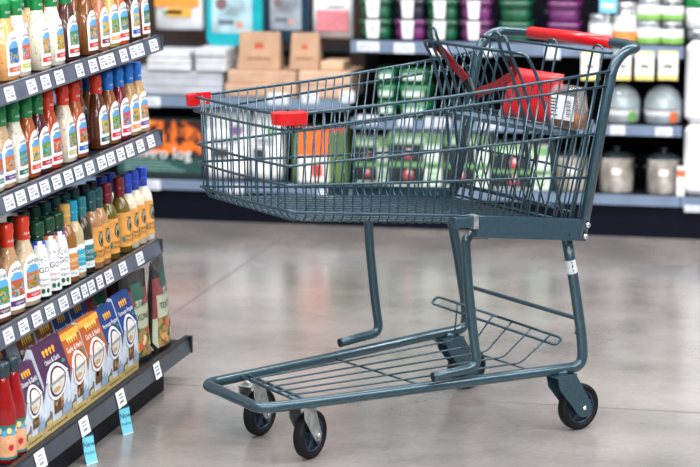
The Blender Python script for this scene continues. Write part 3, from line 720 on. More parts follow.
def box_carton(x, y, w, d, h, col, title, label, top_gold, dz=0, rz=0):
    root = empty('crouton_box', (x, y, BZ+.0005+dz), rz, label, 'box', 'crouton boxes on the bottom shelf')
    hf_ = .60*h                           # front leans back above this height
    sl = .030                             # set-back of the top edge
    C = c_(*col)
    m = MB(); w2 = w/2
    prof = [(0, 0), (0, hf_), (-sl, h), (-sl-.012, h), (-d, hf_), (-d, 0)]
    n = len(prof)
    vs = [(a, -w2, z) for a, z in prof]+[(a, w2, z) for a, z in prof]
    m.add(vs, [(0, 1, 1+n, n)], PALEB); m.add(vs, [(1, 2, 2+n, 1+n)], C); m.add(vs, [(2, 3, 3+n, 2+n)], C); m.add(vs, [(3, 4, 4+n, 3+n), (4, 5, 5+n, 4+n)], C)
    m.add(vs, [tuple(range(n-1, -1, -1))], PALEB); m.add(vs, [tuple(range(n, 2*n))], PALEB); m.add(vs, [(0, n, 2*n-1, n-1)], BASEY)
    m.build('carton', root)
    def fr(u, z, e=.0008):               # point on the printed face, u across, z up
        if z <= hf_: return V((e, u, z))
        return V((e-(z-hf_)/(h-hf_)*sl, u, z+e*.3))
    def poly(pts, mm, e): m.add([fr(u, z, e) for u, z in pts], [tuple(range(len(pts)))], mm)
    m = MB()
    poly([(-w2, 0), (w2, 0), (w2, .024), (-w2, .024)], BASEY, .0006)
    for k in range(9): poly([(-w2*.8+k*w2*.17, .009), (-w2*.8+k*w2*.17+w2*.12, .009), (-w2*.8+k*w2*.17+w2*.12, .014), (-w2*.8+k*w2*.17, .014)], c_(130, 100, 50), .0009)
    # coloured shoulders either side of the white arch
    N = 14; zt = hf_+.014; zb = .42*h
    for k in range(N):
        u0, u1 = -w2+w*k/N, -w2+w*(k+1)/N
        def arch(u): return zb+(h*.74-zb)*sqrt(max(0, 1-(u/(w2*.98))**2))
        for (za, zc) in ((lambda u: min(arch(u), hf_), lambda u: hf_), (lambda u: max(arch(u), hf_), lambda u: h)):
            q = [(u0, za(u0)), (u1, za(u1)), (u1, zc(u1)), (u0, zc(u0))]
            poly(q, C, .0007)
        poly([(u0, hf_), (u1, hf_), (u1, max(arch(u1), hf_)), (u0, max(arch(u0), hf_))], PALEB, .0007)
        ai = lambda u: zb*.9+(h*.69-zb*.9)*sqrt(max(0, 1-(u/(w2*.8))**2))
    def ell(cu, cz, ru, rz_, mm, e, nn=28):
        P = [fr(cu+ru*cos(2*pi*k/nn), cz+rz_*sin(2*pi*k/nn), e) for k in range(nn)]
        m.add([fr(cu, cz, e)]+P, [(0, 1+k, 1+(k+1) % nn) for k in range(nn)], mm)
    ell(0, h*.545, w2*.72, h*.205, WHITE, .0018); ell(0, h*.545, w2*.60, h*.170, C, .0024); ell(0, h*.545, w2*.50, h*.146, c_(226, 222, 214), .0030)
    poly([(-w2*.6, h*.53), (w2*.6, h*.56), (w2*.6, h*.60), (-w2*.6, h*.57)], c_(150, 156, 160), .0034)
    ell(-w2*.1, h*.465, w2*.28, h*.03, c_(200, 170, 120), .0034)
    # window with croutons and town skyline
    poly([(-w2*.28, .04), (w2*.42, .04), (w2*.42, .40*h), (-w2*.28, .33*h)], c_(96, 68, 44), .0012)
    for k in range(6): ell(-w2*.18+random.random()*w2*.5, .05+random.random()*.03, w2*.1, .008, c_(196, 146, 88) if k % 2 else c_(156, 106, 60), .0016, 8)
    sky = c_(112, 104, 112)
    poly([(-w2, .024), (-w2*.45, .024), (-w2*.45, .05), (-w2*.6, .058), (-w2*.6, .048), (-w2, .04)], sky, .0018)
    poly([(-w2*.9, .024), (-w2*.5, .024), (-w2*.5, .036), (-w2*.9, .036)], c_(206, 196, 130), .0022)
    poly([(w2*.3, .024), (w2, .024), (w2, .052), (w2*.7, .046), (w2*.7, .062), (w2*.5, .052), (w2*.3, .04)], c_(146, 170, 196), .0018)
    if top_gold: poly([(-w2, h*.92), (w2, h*.92), (w2, h*.995), (-w2, h*.995)], GOLD, .0016)
    for k in range(4 if not top_gold else 5):
        u = -w2*.42+k*w2*.24; ell(u, h*.905, w2*.10, h*.028, GOLD if not top_gold else c_(250, 214, 120), .0022, 10); ell(u, h*.87, w2*.07, h*.018, GOLD, .0022, 8)
    m.text(title, lambda u, z: fr(u, h*.79+z, .0022), .0165 if len(title) > 13 else .019, WHITE)
    ell(w2*.68, h*.72, w2*.12, h*.022, c_(40, 140, 110), .0022, 12)
    m.build('printed_front', root)
PUR, ORA, BLUE, BRW = (70, 32, 72), (176, 88, 36), (14, 56, 124), (104, 62, 36)
FX = -1.868
def wy(a, b): return [atX(px, py, FX).y for px, py in (a, b)]
front = [((17, 449), (43, 440), PUR, 'Onion & Garlic', 'purple crouton box next to the red sauce bottles on the bottom shelf', False, .195, 4.862, .085),
         (None, None, PUR, 'Onion & Garlic', 'tall purple crouton box, second box in the front row', False, .218, 5.01, .13),
         (None, None, ORA, 'Garlic & Herb', 'orange crouton box right of the purple ones in the front row', True, .212, 5.155, .118),
         (None, None, ORA, 'Garlic & Herb', 'orange crouton box beside the blue ones in the front row', True, .216, 5.285, .122),
         (None, None, BLUE, 'Parmesan Pepper', 'blue crouton box beside the orange ones in the front row', False, .214, 5.41, .115),
         (None, None, BLUE, 'Parmesan Pepper', 'blue crouton box in front of the crouton bags, end of the front row', False, .222, 5.53, .115)]
EDG = [(26, 449.5), (44.5, 438.5), (71, 420.7), (88.5, 408.5), (107.5, 396.5), (123, 386), (138.3, 372)]
YE = [atX(px, py, FX).y for px, py in EDG]
for (a, b2, col, t, lab, tg, h, yc, w), y0, y1 in zip(front, YE, YE[1:]):
    box_carton(FX, (y0+y1)/2, y1-y0-.003, .075, h, col, t, lab, tg)
bk_row = [(PUR, 'Onion & Garlic', 'purple crouton box half hidden in the second row', 4.90, .11), (BRW, 'Whole Wheat', 'brown crouton box behind the purple ones in the second row', 5.085, .115), (BRW, 'Whole Wheat', 'brown crouton box behind the orange ones in the second row', 5.215, .115),
          (BLUE, 'Parmesan Pepper', 'blue crouton box in the second row beside the brown ones', 5.345, .118), (BLUE, 'Parmesan Pepper', 'blue crouton box in the second row near the bags', 5.475, .118)]
for col, t, lab, yc, w in bk_row: box_carton(FX-.085, yc, w, .075, .228, col, t, lab, col == BRW)
# crouton bags
def cbag(x, y, w, h, rz, label, word, lean=.03):
    root = empty('crouton_bag', (x, y, BZ+.0005), rz, label, 'bag', 'crouton bags at the end of the bottom shelf')
    NX, NZ = 10, 16
    DKG, PINK, CREAM = mat('dark_bag_foil', (44, 40, 42), .3, coat=.4, noise=.2, scale=30, bump=.4), mat('dusky_pink_foil', (140, 66, 70), .35, coat=.4, noise=.15, scale=30, bump=.4), mat('cream_label_foil', (176, 186, 160), .35, coat=.4, noise=.05, scale=30, bump=.3)
    SAL = mat('salad_picture', (44, 84, 40), .4, rgb2=(168, 128, 74), scale=55, coat=.4, lo=.40, hi=.62)
    GRNB = mat('green_band', (40, 88, 76), .4, coat=.3)
    def P(u, v, s):
        t = (.004+.030*(1-abs(u)**2.5)*max(0, 1-max(0, v)**1.7)**.7) if v < .96 else .002
        wd = w/2*(1-.06*v)
        if v < .1: t = max(t, .02)
        return V((s*t-lean*h*v+.0, u*wd+.004*sin(v*9+u*3), h*v))
    m = MB(); PIC = []
    for s in (1, -1):
        for j in range(NZ):
            for i in range(NX):
                u0, u1, v0, v1 = -1+2*i/NX, -1+2*(i+1)/NX, j/NZ, (j+1)/NZ; u, v = (u0+u1)/2, (v0+v1)/2
                mm = DKG
                if v > .86: mm = DKG
                elif v > .70: mm = (PINK if v < .82 else DKG) if abs(u) > .45 else GRNB
                elif v > .40: mm = CREAM if abs(u) < .8-(.6 if v > .62 else 0) else PINK
                elif v > .08: mm = SAL if abs(u) < .9 else CREAM
                if s < 0: mm = DKG
                m.add([P(u0, v0, s), P(u1, v0, s), P(u1, v1, s), P(u0, v1, s)], [(0, 1, 2, 3)], mm, True)
    for k in range(2):
        pass
    e0 = [P(-1+2*i/NX, 0, 1) for i in range(NX+1)]+[P(1-2*i/NX, 0, -1) for i in range(NX+1)]
    m.add(e0, [tuple(range(len(e0)-1, -1, -1))], DKG)
    for u in (-1, 1):
        for j in range(NZ): m.add([P(u, j/NZ, 1), P(u, (j+1)/NZ, 1), P(u, (j+1)/NZ, -1), P(u, j/NZ, -1)], [(0, 1, 2, 3)], DKG)
    m.add([P(-1, 1, 1), P(1, 1, 1), P(1, 1, -1), P(-1, 1, -1)], [(0, 1, 2, 3)], DKG)
    m.build('bag', root)
    m = MB()
    m.text('CLEAN', lambda x_, z_: P(x_/(w/2), (.645*h+z_-x_*x_*6)/h, 1)+V((.002, 0, 0)), .020, c_(40, 90, 74))
    m.text(word, lambda x_, z_: P(x_/(w/2), (.50*h+z_)/h, 1)+V((.002, 0, 0)), .027, c_(60, 44, 40))
    for k in range(16):
        u, v, r = random.uniform(-.7, .7), random.uniform(.12, .38), random.uniform(.007, .014)
        Q = [P(u+r*cos(a)/(w/2), v+r*sin(a)/h, 1)+V((.0015+.0005*k/16, 0, 0)) for a in [2*pi*q/8 for q in range(8)]]
        m.add(Q, [tuple(range(8))], [c_(206, 160, 100), c_(214, 90, 50), c_(226, 196, 150), c_(54, 104, 50)][k % 4])
    m.build('print', root)
cbag(-1.908, 5.752, .155, .252, radians(-12), 'dark green and pink crouton bag behind the blue boxes', 'TEXONE')
cbag(-1.892, 5.915, .150, .264, radians(4), 'crouton bag at the far end of the bottom shelf, nearest the open floor', 'TEXONE', 0)
cbag(-1.990, 5.66, .14, .258, radians(-12), 'dark crouton bag in the second row behind the blue boxes', 'ORIGINAL')
cbag(-1.988, 5.83, .14, .264, radians(-12), 'dark crouton bag in the second row showing its black top', 'ORIGINAL')

# ------------------------------------------------------------------ back shelving
YB = 8.60
B_LIP = mat('blue_grey_back_rail', (112, 130, 156), .4, noise=.08, scale=12, coat=.2)
B_DK = mat('black_back_panel', (5, 8, 20), .6, noise=.1, spec=.12)
B_BRN = mat('brown_pegboard', (52, 36, 30), .7, noise=.15, scale=8)
def shelfz(px, py): return atY(px, py, YB).z
XL, XM, XR, XE = -3.4, atY(350, 120, YB).x, atY(682, 120, YB).x, .35
def back_unit(x0, x1, shelves, panel, label, top=1.75):
    root = empty('shelving_unit', ((x0+x1)/2, YB+.3, 0), 0, label, 'shelves', None)
    off = V((-(x0+x1)/2, -YB-.3, 0))
    def bb(name, lo, hi, m, lab=None, par=root):
        o = MB().box(lo, hi, m).build(name, par); o.location = off if par is root else (0, 0, 0)
        if lab: o['label'] = lab
        return o
    bb('back_panel', (x0, YB+.46, 0), (x1, YB+.48, top), panel)
    bb('kick_plate', (x0, YB+.02, 0), (x1, YB+.06, .128), KICKM, 'black kick plate')
    for x in (x0, x1-.03): bb('upright', (x, YB+.42, 0), (x+.03, YB+.46, top), B_DK)
    for zb, zt in shelves:
        s = bb('shelf', (x0+.002, YB+.012, zt-.02), (x1-.002, YB+.46, zt-.001), DECK)
        bb('price_rail', (x0+.002, YB, zb), (x1-.002, YB+.012, zt), B_LIP, 'blue-grey price rail', s)
    return root
back_unit(XL, XM, [(.130, .170), (.474, .519)], B_BRN, 'back wall shelving on the left with a brown pegboard')
back_unit(XM, XR, [(.130, .170), (.407, .447), (.712, .760)], B_DK, 'back wall shelving behind the cart with three shelves')
back_unit(XR, XE, [(.130, .170)], B_DK, 'back wall shelving at the right edge with white paper rolls')
def tagcard(px0, px1, py0, py1, label, group, col=(226, 232, 240), Y=YB, name='price_tag'):
    a, b2 = atY(px0, py1, Y), atY(px1, py0, Y); m = MB(); m.box((a.x, Y-.003, a.z), (b2.x, Y+.001, b2.z), c_(*col))
    for k in range(3): m.box((a.x+.006, Y-.0036, a.z+(b2.z-a.z)*(.2+.25*k)), (b2.x-.006-.01*k, Y-.003, a.z+(b2.z-a.z)*(.28+.25*k)), GREYINK)
    return tag(m.build(name), label, 'price tag', group)
for i, (a, b2, c, d) in enumerate([(357, 379, 42, 51), (394, 414, 43.5, 53), (430, 446, 45.5, 55), (478, 492, 47, 56), (545, 560, 48, 59)]):
    tagcard(a, b2, c, d, 'white price ticket on the rail below the plastic tub stacks', 'price tickets below the tub stacks')
for a, b2, c, d in [(358, 378, 115.5, 124), (398, 412, 117, 126), (424, 450, 118, 127), (478, 500, 120, 129), (610, 625, 126, 134.5), (655, 672, 128, 136)]:
    tagcard(a, b2, c, d, 'white price ticket on the middle rail of the back shelving', 'price tickets on the middle back rail')
for a, b2, c, d in [(140, 160, 180, 189), (228, 243, 185, 193), (318, 338, 190, 198), (684, 700, 206, 212)]:
    tagcard(a, b2, c, d, 'white price ticket on the lowest back rail', 'price tickets on the lowest back rail')
for a, b2, c, d in [(146, 160, 97, 106), (268, 288, 93, 104), (302, 318, 93, 103), (340, 354, 91, 102)]:
    tagcard(a, b2, c, d, 'white price ticket on the left back shelf rail', 'price tickets on the left back rail')
# yellow and white sale cards hanging from the rail
for i, (a, b2, lab) in enumerate([(580, 600, 'yellow and white sale card seen through the cart handle frame'), (614, 632, 'yellow and white sale card just right of the cart handle'), (634, 655, 'yellow and white sale card below the green-banded jars'), (657, 679, 'yellow and white sale card nearest the white paper rolls')]):
    p, q = atY(a+.8, 80, YB), atY(b2-.8, 51.5, YB); m = MB(); h = q.z-p.z
    m.box((p.x, YB-.006, p.z+h*.16), (q.x, YB+.001, q.z), c_(244, 244, 232)); m.box((p.x, YB-.006, p.z), (q.x, YB-.003, p.z+h*.16), c_(236, 216, 130)); m.box((p.x, YB-.0064, q.z-h*.1), (q.x, YB-.006, q.z), c_(236, 222, 150))
    m.box((p.x+.02, YB-.0064, p.z+h*.42), (q.x-.02, YB-.006, p.z+h*.52), c_(70, 76, 84)); m.box((p.x+.028, YB-.0064, p.z+h*.58), (q.x-.035, YB-.006, p.z+h*.64), c_(130, 136, 140))
    tag(m.build('sale_card'), lab, 'sign')
def span(a, b2, py0, py1, Y):
    p, q = atY(a, py1, Y), atY(b2, py0, Y); return p.x, q.x, p.z, q.z
# stacked plastic tubs on the upper shelf
ZT = .7602
def tub(xc, z0, w, h, d, col, labels, label, group, wl=True):
    root = empty('plastic_tub', (xc, YB+.03+d/2, z0), 0, label, 'tub', group)
    C = mat('tub_%02x%02x%02x' % col, col, .35, coat=.3, noise=.15, scale=25)
    m = MB(); r = [(0, w*.40, d*.40, 5), (.006, w*.43, d*.43, 5), (h*.45, w*.46, d*.46, 5), (h*.5, w*.445, d*.445, 5), (h*.86, w*.475, d*.475, 5), (h*.88, w*.5, d*.5, 5), (h-.003, w*.5, d*.5, 5)]
    m.loft([(z, b_, a_, n_) for z, b_, a_, n_ in r], C); m.build('tub_body', root)
    m = MB(); m.loft([(h-.022, w*.505, d*.505, 5), (h-.001, w*.505, d*.505, 5), (h-.0005, w*.47, d*.47, 5)], C); m.build('lid', root)
    for k in range(5):
        pass
    if wl:
        m = MB(); a = w*.21
        m.prism([(-a+labels, -d*.515, h*.98), (a+labels, -d*.515, h*.98), (a*.78+labels, -d*.5, h*.1), (-a*.78+labels, -d*.5, h*.1)], (0, -.004, 0), c_(240, 240, 244))
        m.prism([(-a*.4+labels, -d*.515-.005, h*.75), (a*.4+labels, -d*.515-.005, h*.75), (a*.3+labels, -d*.515-.005, h*.4), (-a*.3+labels, -d*.515-.005, h*.4)], (0, -.001, 0), c_(196, 204, 214))
        m.build('paper_band', root)['label'] = 'white paper band'
    else:
        m = MB()
        for k in range(4): m.box((-w*.42+k*w*.22, -d*.5-.002, h*.42), (-w*.42+k*w*.22+w*.1, -d*.47, h*.62), c_(40, 16, 50))
        m.build('vent_slot', root)
GREEN, PURP, NAVY, LIME = (8, 88, 58), (108, 40, 104), (18, 18, 42), (20, 130, 84)
TS = [(358, 391, 20, 38.5, GREEN, 'green plastic tub', 0), (394, 424, 22, 40, PURP, 'purple plastic tub', 0), (426, 456, 18, 41, GREEN, 'green plastic tub', 0), (460, 490, 18, 42, PURP, 'purple plastic tub', 0), (493, 537, 20, 43, GREEN, 'green plastic tub', 0), (541, 585, 22, 45, PURP, 'purple plastic tub', 0)]
posn = ['first stack from the left', 'second stack from the left', 'third stack from the left', 'fourth stack from the left', 'stack above the cart handle frame', 'widest stack, left of the jars']
for k, (a, b2, c, d, col, nm, sh_) in enumerate(TS):
    x0, x1, zz0, zz1 = span(a, b2, c, d, YB+.03); hgt = .082
    for lev in range(3):
        cc = NAVY if (k == 1 and lev == 1) else col
        if k == 5 and lev == 0: cc = PURP
        tub((x0+x1)/2, ZT+lev*hgt, x1-x0, hgt, .13, cc, -(x1-x0)*.05, ('dark navy plastic tub' if cc is NAVY else nm)+', %s level of the %s' % (['lowest', 'middle', 'top'][lev], posn[k]), 'plastic tubs stacked on the upper back shelf', k != 5 or lev == 0)
# jars at the right of the upper shelf
GLASS = mat('pale_jar_glass', (150, 160, 168), .15, coat=.5, noise=.2, scale=30)
def jar(px, w, h, band, z0, label, group, body=None, lid=(190, 194, 198)):
    x = atY(px, 40, YB+.07).x; root = empty('storage_jar', (x, YB+.02+w/2, z0), 0, label, 'jar', group)
    r = w/2; MB().spin([(r*.9, 0), (r, .004), (r, h*.75), (r*.86, h*.84), (r*.86, h*.86)], body or GLASS).build('jar_body', root)
    MB().spin([(r*.9, h*.82), (r*.92, h*.83), (r*.92, h*.985), (r*.85, h)], mat('jar_lid', lid, .3, .6, noise=.1)).build('lid', root)
    m = MB(); m.spin([(r*1.008, h*.32), (r*1.01, h*.33), (r*1.01, h*.68), (r*1.008, h*.69)], c_(236, 238, 238)); m.build('white_label', root)
    m = MB(); m.spin([(r*1.012, h*.08), (r*1.015, h*.09), (r*1.015, h*.30), (r*1.012, h*.31)], c_(*band)); m.build('colour_band', root)
OB, GB = (226, 146, 76), (130, 186, 84)
jar(601, .098, .115, OB, ZT, 'orange-banded jar above the cart handle', 'jars on the upper back shelf')
jar(625, .095, .165, OB, ZT, 'tall steel canister with orange band beside the cart handle', 'jars on the upper back shelf', STEEL)
jar(649, .100, .092, GB, ZT, 'lower green-banded jar of the middle stack', 'jars on the upper back shelf'); jar(649, .098, .088, GB, ZT+.0922, 'upper green-banded jar of the middle stack', 'jars on the upper back shelf')
DG = mat('dark_jar_glass', (60, 70, 76), .15, coat=.5, noise=.2)
jar(672, .088, .092, GB, ZT, 'lower dim green-banded jar of the right stack', 'jars on the upper back shelf', DG, (100, 106, 112)); jar(672, .086, .088, GB, ZT+.0922, 'upper dim green-banded jar of the right stack', 'jars on the upper back shelf', DG, (100, 106, 112))
x0, x1, za, zb = span(599, 617, -4, 13, YB+.01)
m = MB(); m.box((x0, YB+.012, za), (x1, YB+.015, zb), c_(120, 200, 232)); m.box((x0+.01, YB+.0115, za+.02), (x1-.01, YB+.012, za+.035), WHITE); m.box((x0+.03, YB+.0135, ZT), (x0+.036, YB+.0145, za), c_(200, 210, 220))
tag(m.build('shelf_sign'), 'light blue card sign standing above the jars', 'sign')
# glass bowls with lids on the middle shelf
ZM = .4472
DOME = mat('clear_bowl', (172, 186, 192), .12, coat=.6, noise=.15, scale=12)
def bowl(a, b2, c, acc, label):
    x0, x1, za, zb = span(a, b2, c, 121, YB+.1); w = x1-x0; h = .15; root = empty('glass_bowl', ((x0+x1)/2, YB+.03+w/2, ZM), 0, label, 'bowl', 'lidded bowls on the middle back shelf')
    MB().spin([(w*.40, 0), (w*.48, .01), (w*.5, .05), (w*.48, .09), (w*.38, .125), (w*.2, .145), (w*.05, .15)], DOME, seg=28).build('bowl', root)
    m = MB()
    N = 14
    for za_, zb_, mm, t0, t1 in [(.006, .055, c_(232, 234, 238), -2.75, -.5), (.055, .062, c_(90, 96, 104), -2.45, -.75), (.010, .050, c_(*acc), -1.15, -.7)]:
        for i in range(N):
            ta, tb = t0+(t1-t0)*i/N, t0+(t1-t0)*(i+1)/N; e = .004 if mm.name.startswith('colour') and (t0 > -2) else .002
            def pt(t, z): 
                r_ = interp([(0, w*.40), (.01, w*.48), (.05, w*.5), (.09, w*.48)], z)+e; return V((r_*cos(t), r_*sin(t), z))
            m.add([pt(ta, za_), pt(tb, za_), pt(tb, zb_), pt(ta, zb_)], [(0, 1, 2, 3)], mm)
    m.build('label', root)
bowl(604, 641, 86, (110, 170, 90), 'lidded clear bowl with green accent, beside the cart handle post')
bowl(643, 683, 83, (226, 110, 60), 'lidded clear bowl with orange accent, near the white rolls')
# stainless pots on the lowest shelf
ZL = .1702
POT = mat('stainless_pot', (228, 220, 210), .3, .35, noise=.25, scale=14)
def pot(a, b2, c, label):
    x0, x1, za, zb = span(a, b2, c, 196, YB+.1); w = x1-x0; h = .165; root = empty('steel_pot', ((x0+x1)/2, YB+.03+w/2, ZL), 0, label, 'pot', 'stainless pots on the lowest back shelf')
    MB().spin([(w*.46, 0), (w*.49, .006), (w*.49, h*.8), (w*.5, h*.82), (w*.49, h*.83)], POT, seg=28).build('pot_body', root)
    MB().spin([(w*.5, h*.83), (w*.48, h*.86), (w*.25, h*.96), (w*.06, h*.95), (w*.05, h*1.02), (w*.12, h*1.05), (w*.10, h*1.09)], DG, seg=28).build('lid', root)
    m = MB(); m.box((-w*.1, -w*.51, h*.45), (w*.16, -w*.485, h*.6), c_(240, 240, 240)); m.build('label', root)
    for s in (-1, 1): MB().tube(fillet([(s*w*.485, -.03, h*.62), (s*w*.58, -.03, h*.64), (s*w*.58, .03, h*.64), (s*w*.485, .03, h*.62)], .012, 4), .005, BLACKP, 8).build('pot_handle', root)
pot(556, 589, 152, 'stainless pot seen through the rear of the cart'); pot(599, 634, 154, 'stainless pot right of the cart handle post'); pot(646, 681, 152, 'stainless pot near the white rolls')
x0, x1, za, zb = span(676, 685, 167, 194, YB+.02)
m = MB(); m.box((x0, YB+.02, ZL), (x1, YB+.032, zb), c_(228, 230, 230)); m.box((x0, YB+.0195, zb-.04), (x1, YB+.02, zb-.015), c_(222, 110, 60))
tag(m.build('product_card'), 'small white and orange card beside the stainless pot', 'card')
# white paper roll packs at the right edge
def pack(a, b2, z0, z1, label, col=(238, 238, 244)):
    x0, x1, _, _ = span(a, b2, 50, 100, YB+.01); m = MB()
    C = mat('white_wrap', (236, 237, 242), .4, noise=.05, scale=12, bump=.4, coat=.2)
    m.box((x0, YB+.014, z0), (x1, YB+.2, z1), C, .025); o = m.build('paper_roll_pack', None, .006); tag(o, label, 'package'); return x0, x1
zmid = atY(690, 125, YB).z; ztop = atY(690, 42, YB).z
pack(684.5, 735, ZL, zmid, 'white paper roll pack on the lowest shelf at the right edge'); pack(684, 735, zmid+.0005, ztop, 'upper white paper roll pack at the right edge')
x0, x1, za, zb = span(686, 716, -6, 42, YB+.05)
root = empty('storage_jar', ((x0+x1)/2, YB+.1, ztop+.0005), 0, 'white tub with green lid on top of the white paper rolls', 'jar')
MB().spin([(.055, 0), (.06, .004), (.06, .05)], mat('tub_silver', (150, 156, 164), .3, .7, noise=.1)).build('metal_base', root)
MB().spin([(.061, .05), (.064, .052), (.066, .125), (.06, .128)], c_(236, 238, 240)).build('jar_body', root)
MB().spin([(.067, .127), (.068, .13), (.068, .17), (.06, .175)], capm((16, 120, 60))).build('lid', root)
# green salad boxes on the middle shelf
SG = mat('green_box_plastic', (18, 108, 62), .35, coat=.3, noise=.15, scale=20)
def sbox(a, b2, z0, h, label, group='green lunch boxes on the middle back shelf'):
    x0, x1, _, _ = span(a, b2, 60, 100, YB+.05); w = x1-x0; root = empty('lunch_box', ((x0+x1)/2, YB+.03+.08, z0), 0, label, 'box', group)
    MB().loft([(0, w*.42, .065, 4), (h*.5, w*.46, .074, 4), (h*.62, w*.47, .075, 4)], SG).build('box_base', root)
    MB().loft([(h*.62, w*.5, .079, 4), (h*.75, w*.5, .079, 4), (h*.97, w*.45, .07, 4), (h, w*.4, .06, 4)], SG).build('lid', root)
    m = MB(); m.box((-w*.30, -.083, h*.3), (w*.30, -.0755, h*.62), c_(206, 230, 214)); m.build('label', root)
    # lofts use a along y: rotate a quarter turn so the long side runs along the shelf
    for c in kids(root):
        if c.name.split('.')[0] in ('box_base', 'lid'): c.rotation_euler = (0, 0, pi/2)
lev = ['lowest', 'second', 'top']
for k, (a, b2) in enumerate([(376, 397), (397, 431)]):
    for q in range(3): sbox(a, b2, ZM+q*.068, .0675, '%s green lunch box in the %s stack on the middle back shelf' % (lev[q], ['narrow left', 'wide right'][k]))
# green and white take-away boxes on the lowest shelf
def tbox(a, b2, y0, y1, label, zoff=0, dy=0):
    x0, x1, za, zb = span(a, b2, y0, y1, YB+.03); w = x1-x0; h = zb-ZL
    root = empty('bowl_carton', ((x0+x1)/2, YB+.03+dy, ZL), 0, label, 'box', 'green and white bowl cartons on the lowest back shelf')
    m = MB(); m.box((-w/2, 0, 0), (w/2, .16, h), c_(214, 226, 216), .004); m.build('carton', root)
    m = MB(); m.box((-w/2, -.001, h*.78), (w/2, 0, h*.97), c_(126, 172, 116)); m.box((-w*.38, -.0014, h*.80), (w*.2, -.001, h*.9), c_(206, 228, 206))
    m.box((-w*.5, -.001, h*.45), (w*.18, 0, h*.78), c_(30, 40, 36)); m.box((-w*.5, -.001, h*.06), (w*.18, 0, h*.36), c_(24, 30, 32)); m.box((-w*.5, -.001, h*.36), (w*.5, -.0002, h*.46), c_(108, 156, 102))
    for cz in (.22, .60):
        m.spin([(w*.10, 0), (w*.10, .0008)], c_(170, 66, 70), Matrix.Translation((-w*.12, -.001, h*cz)) @ Matrix.Rotation(pi/2, 4, 'X'), 14)
        m.spin([(w*.05, 0), (w*.05, .0008)], c_(230, 200, 200), Matrix.Translation((-w*.10, -.0018, h*(cz+.05))) @ Matrix.Rotation(pi/2, 4, 'X'), 10)
    for k in range(3): m.box((w*.24, -.001, h*(.12+k*.11)), (w*.42, 0, h*(.17+k*.11)), c_(120, 180, 120))
    m.build('printed_front', root)
tbox(352, 386, 138, 186, 'green and white bowl carton left of the cart seat, first of four', dy=.04); tbox(388, 441, 133, 188, 'tall green and white bowl carton, second of four seen through the basket')
tbox(444, 489, 134, 190, 'green and white bowl carton behind the far handle post, third of four'); tbox(492, 550, 146, 193, 'wide green and white bowl carton, last of four beside the pots')
# ------- left back section
ZS = .5192
# firelog bag
FIRE = mat('flame_picture', (232, 112, 34), .5, rgb2=(44, 8, 4), scale=20, lo=.44, hi=.56)
x0, x1, za, zb = span(118, 201, 117, 180, YB+.03); zb = atY(160, 118, YB+.03).z
root = empty('firelog_carton', ((x0+x1)/2, YB+.03, ZL), 0, 'firelog carton with a flame picture behind the third shelf end', 'box')
w, h = x1-x0, zb-ZL
m = MB(); m.box((-w/2, 0, 0), (w/2, .25, h), c_(26, 40, 40), .004); m.build('carton', root)
m = MB(); m.box((-w/2, -.001, h*.42), (w/2, 0, h*.96), FIRE); m.box((-w/2, -.0012, h*.10), (w/2, -.0005, h*.34), c_(30, 74, 70)); m.box((-w*.5, -.0012, h*.9), (-w*.1, 0, h*.97), c_(200, 190, 80))
m.text('enviro log', flat((0, -.003, h*.42), (1, 0, 0), (0, 0, 1)), .068, c_(240, 244, 244))
for k in range(4): m.box((-w*.42, -.0022, h*(.13+k*.05)), (w*.3-.03*k, -.0012, h*(.15+k*.05)), c_(120, 160, 156))
m.build('printed_front', root)
# white pet food bags
def wbag(px, py0, w, h, d, lean, acc, label):
    x = atY(px, 170, YB+.05).x; root = empty('white_sack', (x, YB+.022+d/2, ZL+.0065), lean[1], label, 'bag', 'white sacks on the lowest back shelf')
    C = mat('white_sack_paper', (246, 247, 250), .5, noise=.06, scale=9, bump=.6)
    m = MB(); R_ = []
    for i in range(9):
        v = i/8; t = d/2*(1-.9*max(0, v-.6)/.4) if v > .6 else d/2*(.85+.15*sin(pi*v/.6)); R_.append((h*v, w/2*(.96+.04*sin(pi*v)), max(.006, t), 3.5))
    m.loft(R_, C); o = m.build('sack', root); o.rotation_euler = (lean[0], 0, 0); o.data.transform(Matrix.Rotation(0, 4, 'Z'))
    # slabs: loft puts width along y, turn so the face looks down the aisle
    o.data.transform(Matrix.Rotation(pi/2, 4, 'Z'))
    for a, b2, c in (((-w*.30, -d/2-.012, h*.30), (w*.05, -d/2-.004, h*.42), c_(40, 46, 54)), ((w*.1, -d/2-.010, h*.62), (w*.34, -d/2+.012, h*.72), acc), ((-w*.3, -d/2-.010, h*.52), (w*.3, -d/2-.004, h*.57), c_(150, 160, 170))):
        p = MB().box(a, b2, c).build('printed_mark', root); p.rotation_euler = (lean[0], 0, 0)
wbag(226, 92, .19, .295, .12, (radians(-4), radians(6)), c_(120, 70, 140), 'white sack with purple mark behind the cart front, left of two')
wbag(266, 88, .14, .298, .12, (radians(-4), radians(-4)), c_(120, 190, 120), 'white sack with green mark behind the cart front, right of two')
# orange and green pouch
x0, x1, za, zb = span(292, 346, 128, 196, YB+.04); w, h = x1-x0, zb-ZL
root = empty('green_carton', ((x0+x1)/2, YB+.04, ZL), 0, 'green carton with an orange and white panel on the lowest back shelf', 'box')
m = MB(); m.box((-w/2, 0, 0), (w/2, .12, h), c_(86, 114, 66), .006); m.build('carton', root)
m = MB(); m.box((-w*.38, -.001, h*.48), (w*.18, 0, h*.93), c_(238, 112, 44)); m.box((-w*.38, -.001, h*.02), (w*.18, 0, h*.48), c_(240, 236, 232)); m.box((-w*.14, -.0016, h*.12), (w*.06, -.001, h*.34), c_(206, 60, 40)); m.box((-w*.5, -.001, h*.93), (w*.5, 0, h), c_(206, 80, 50))
m.build('printed_front', root)
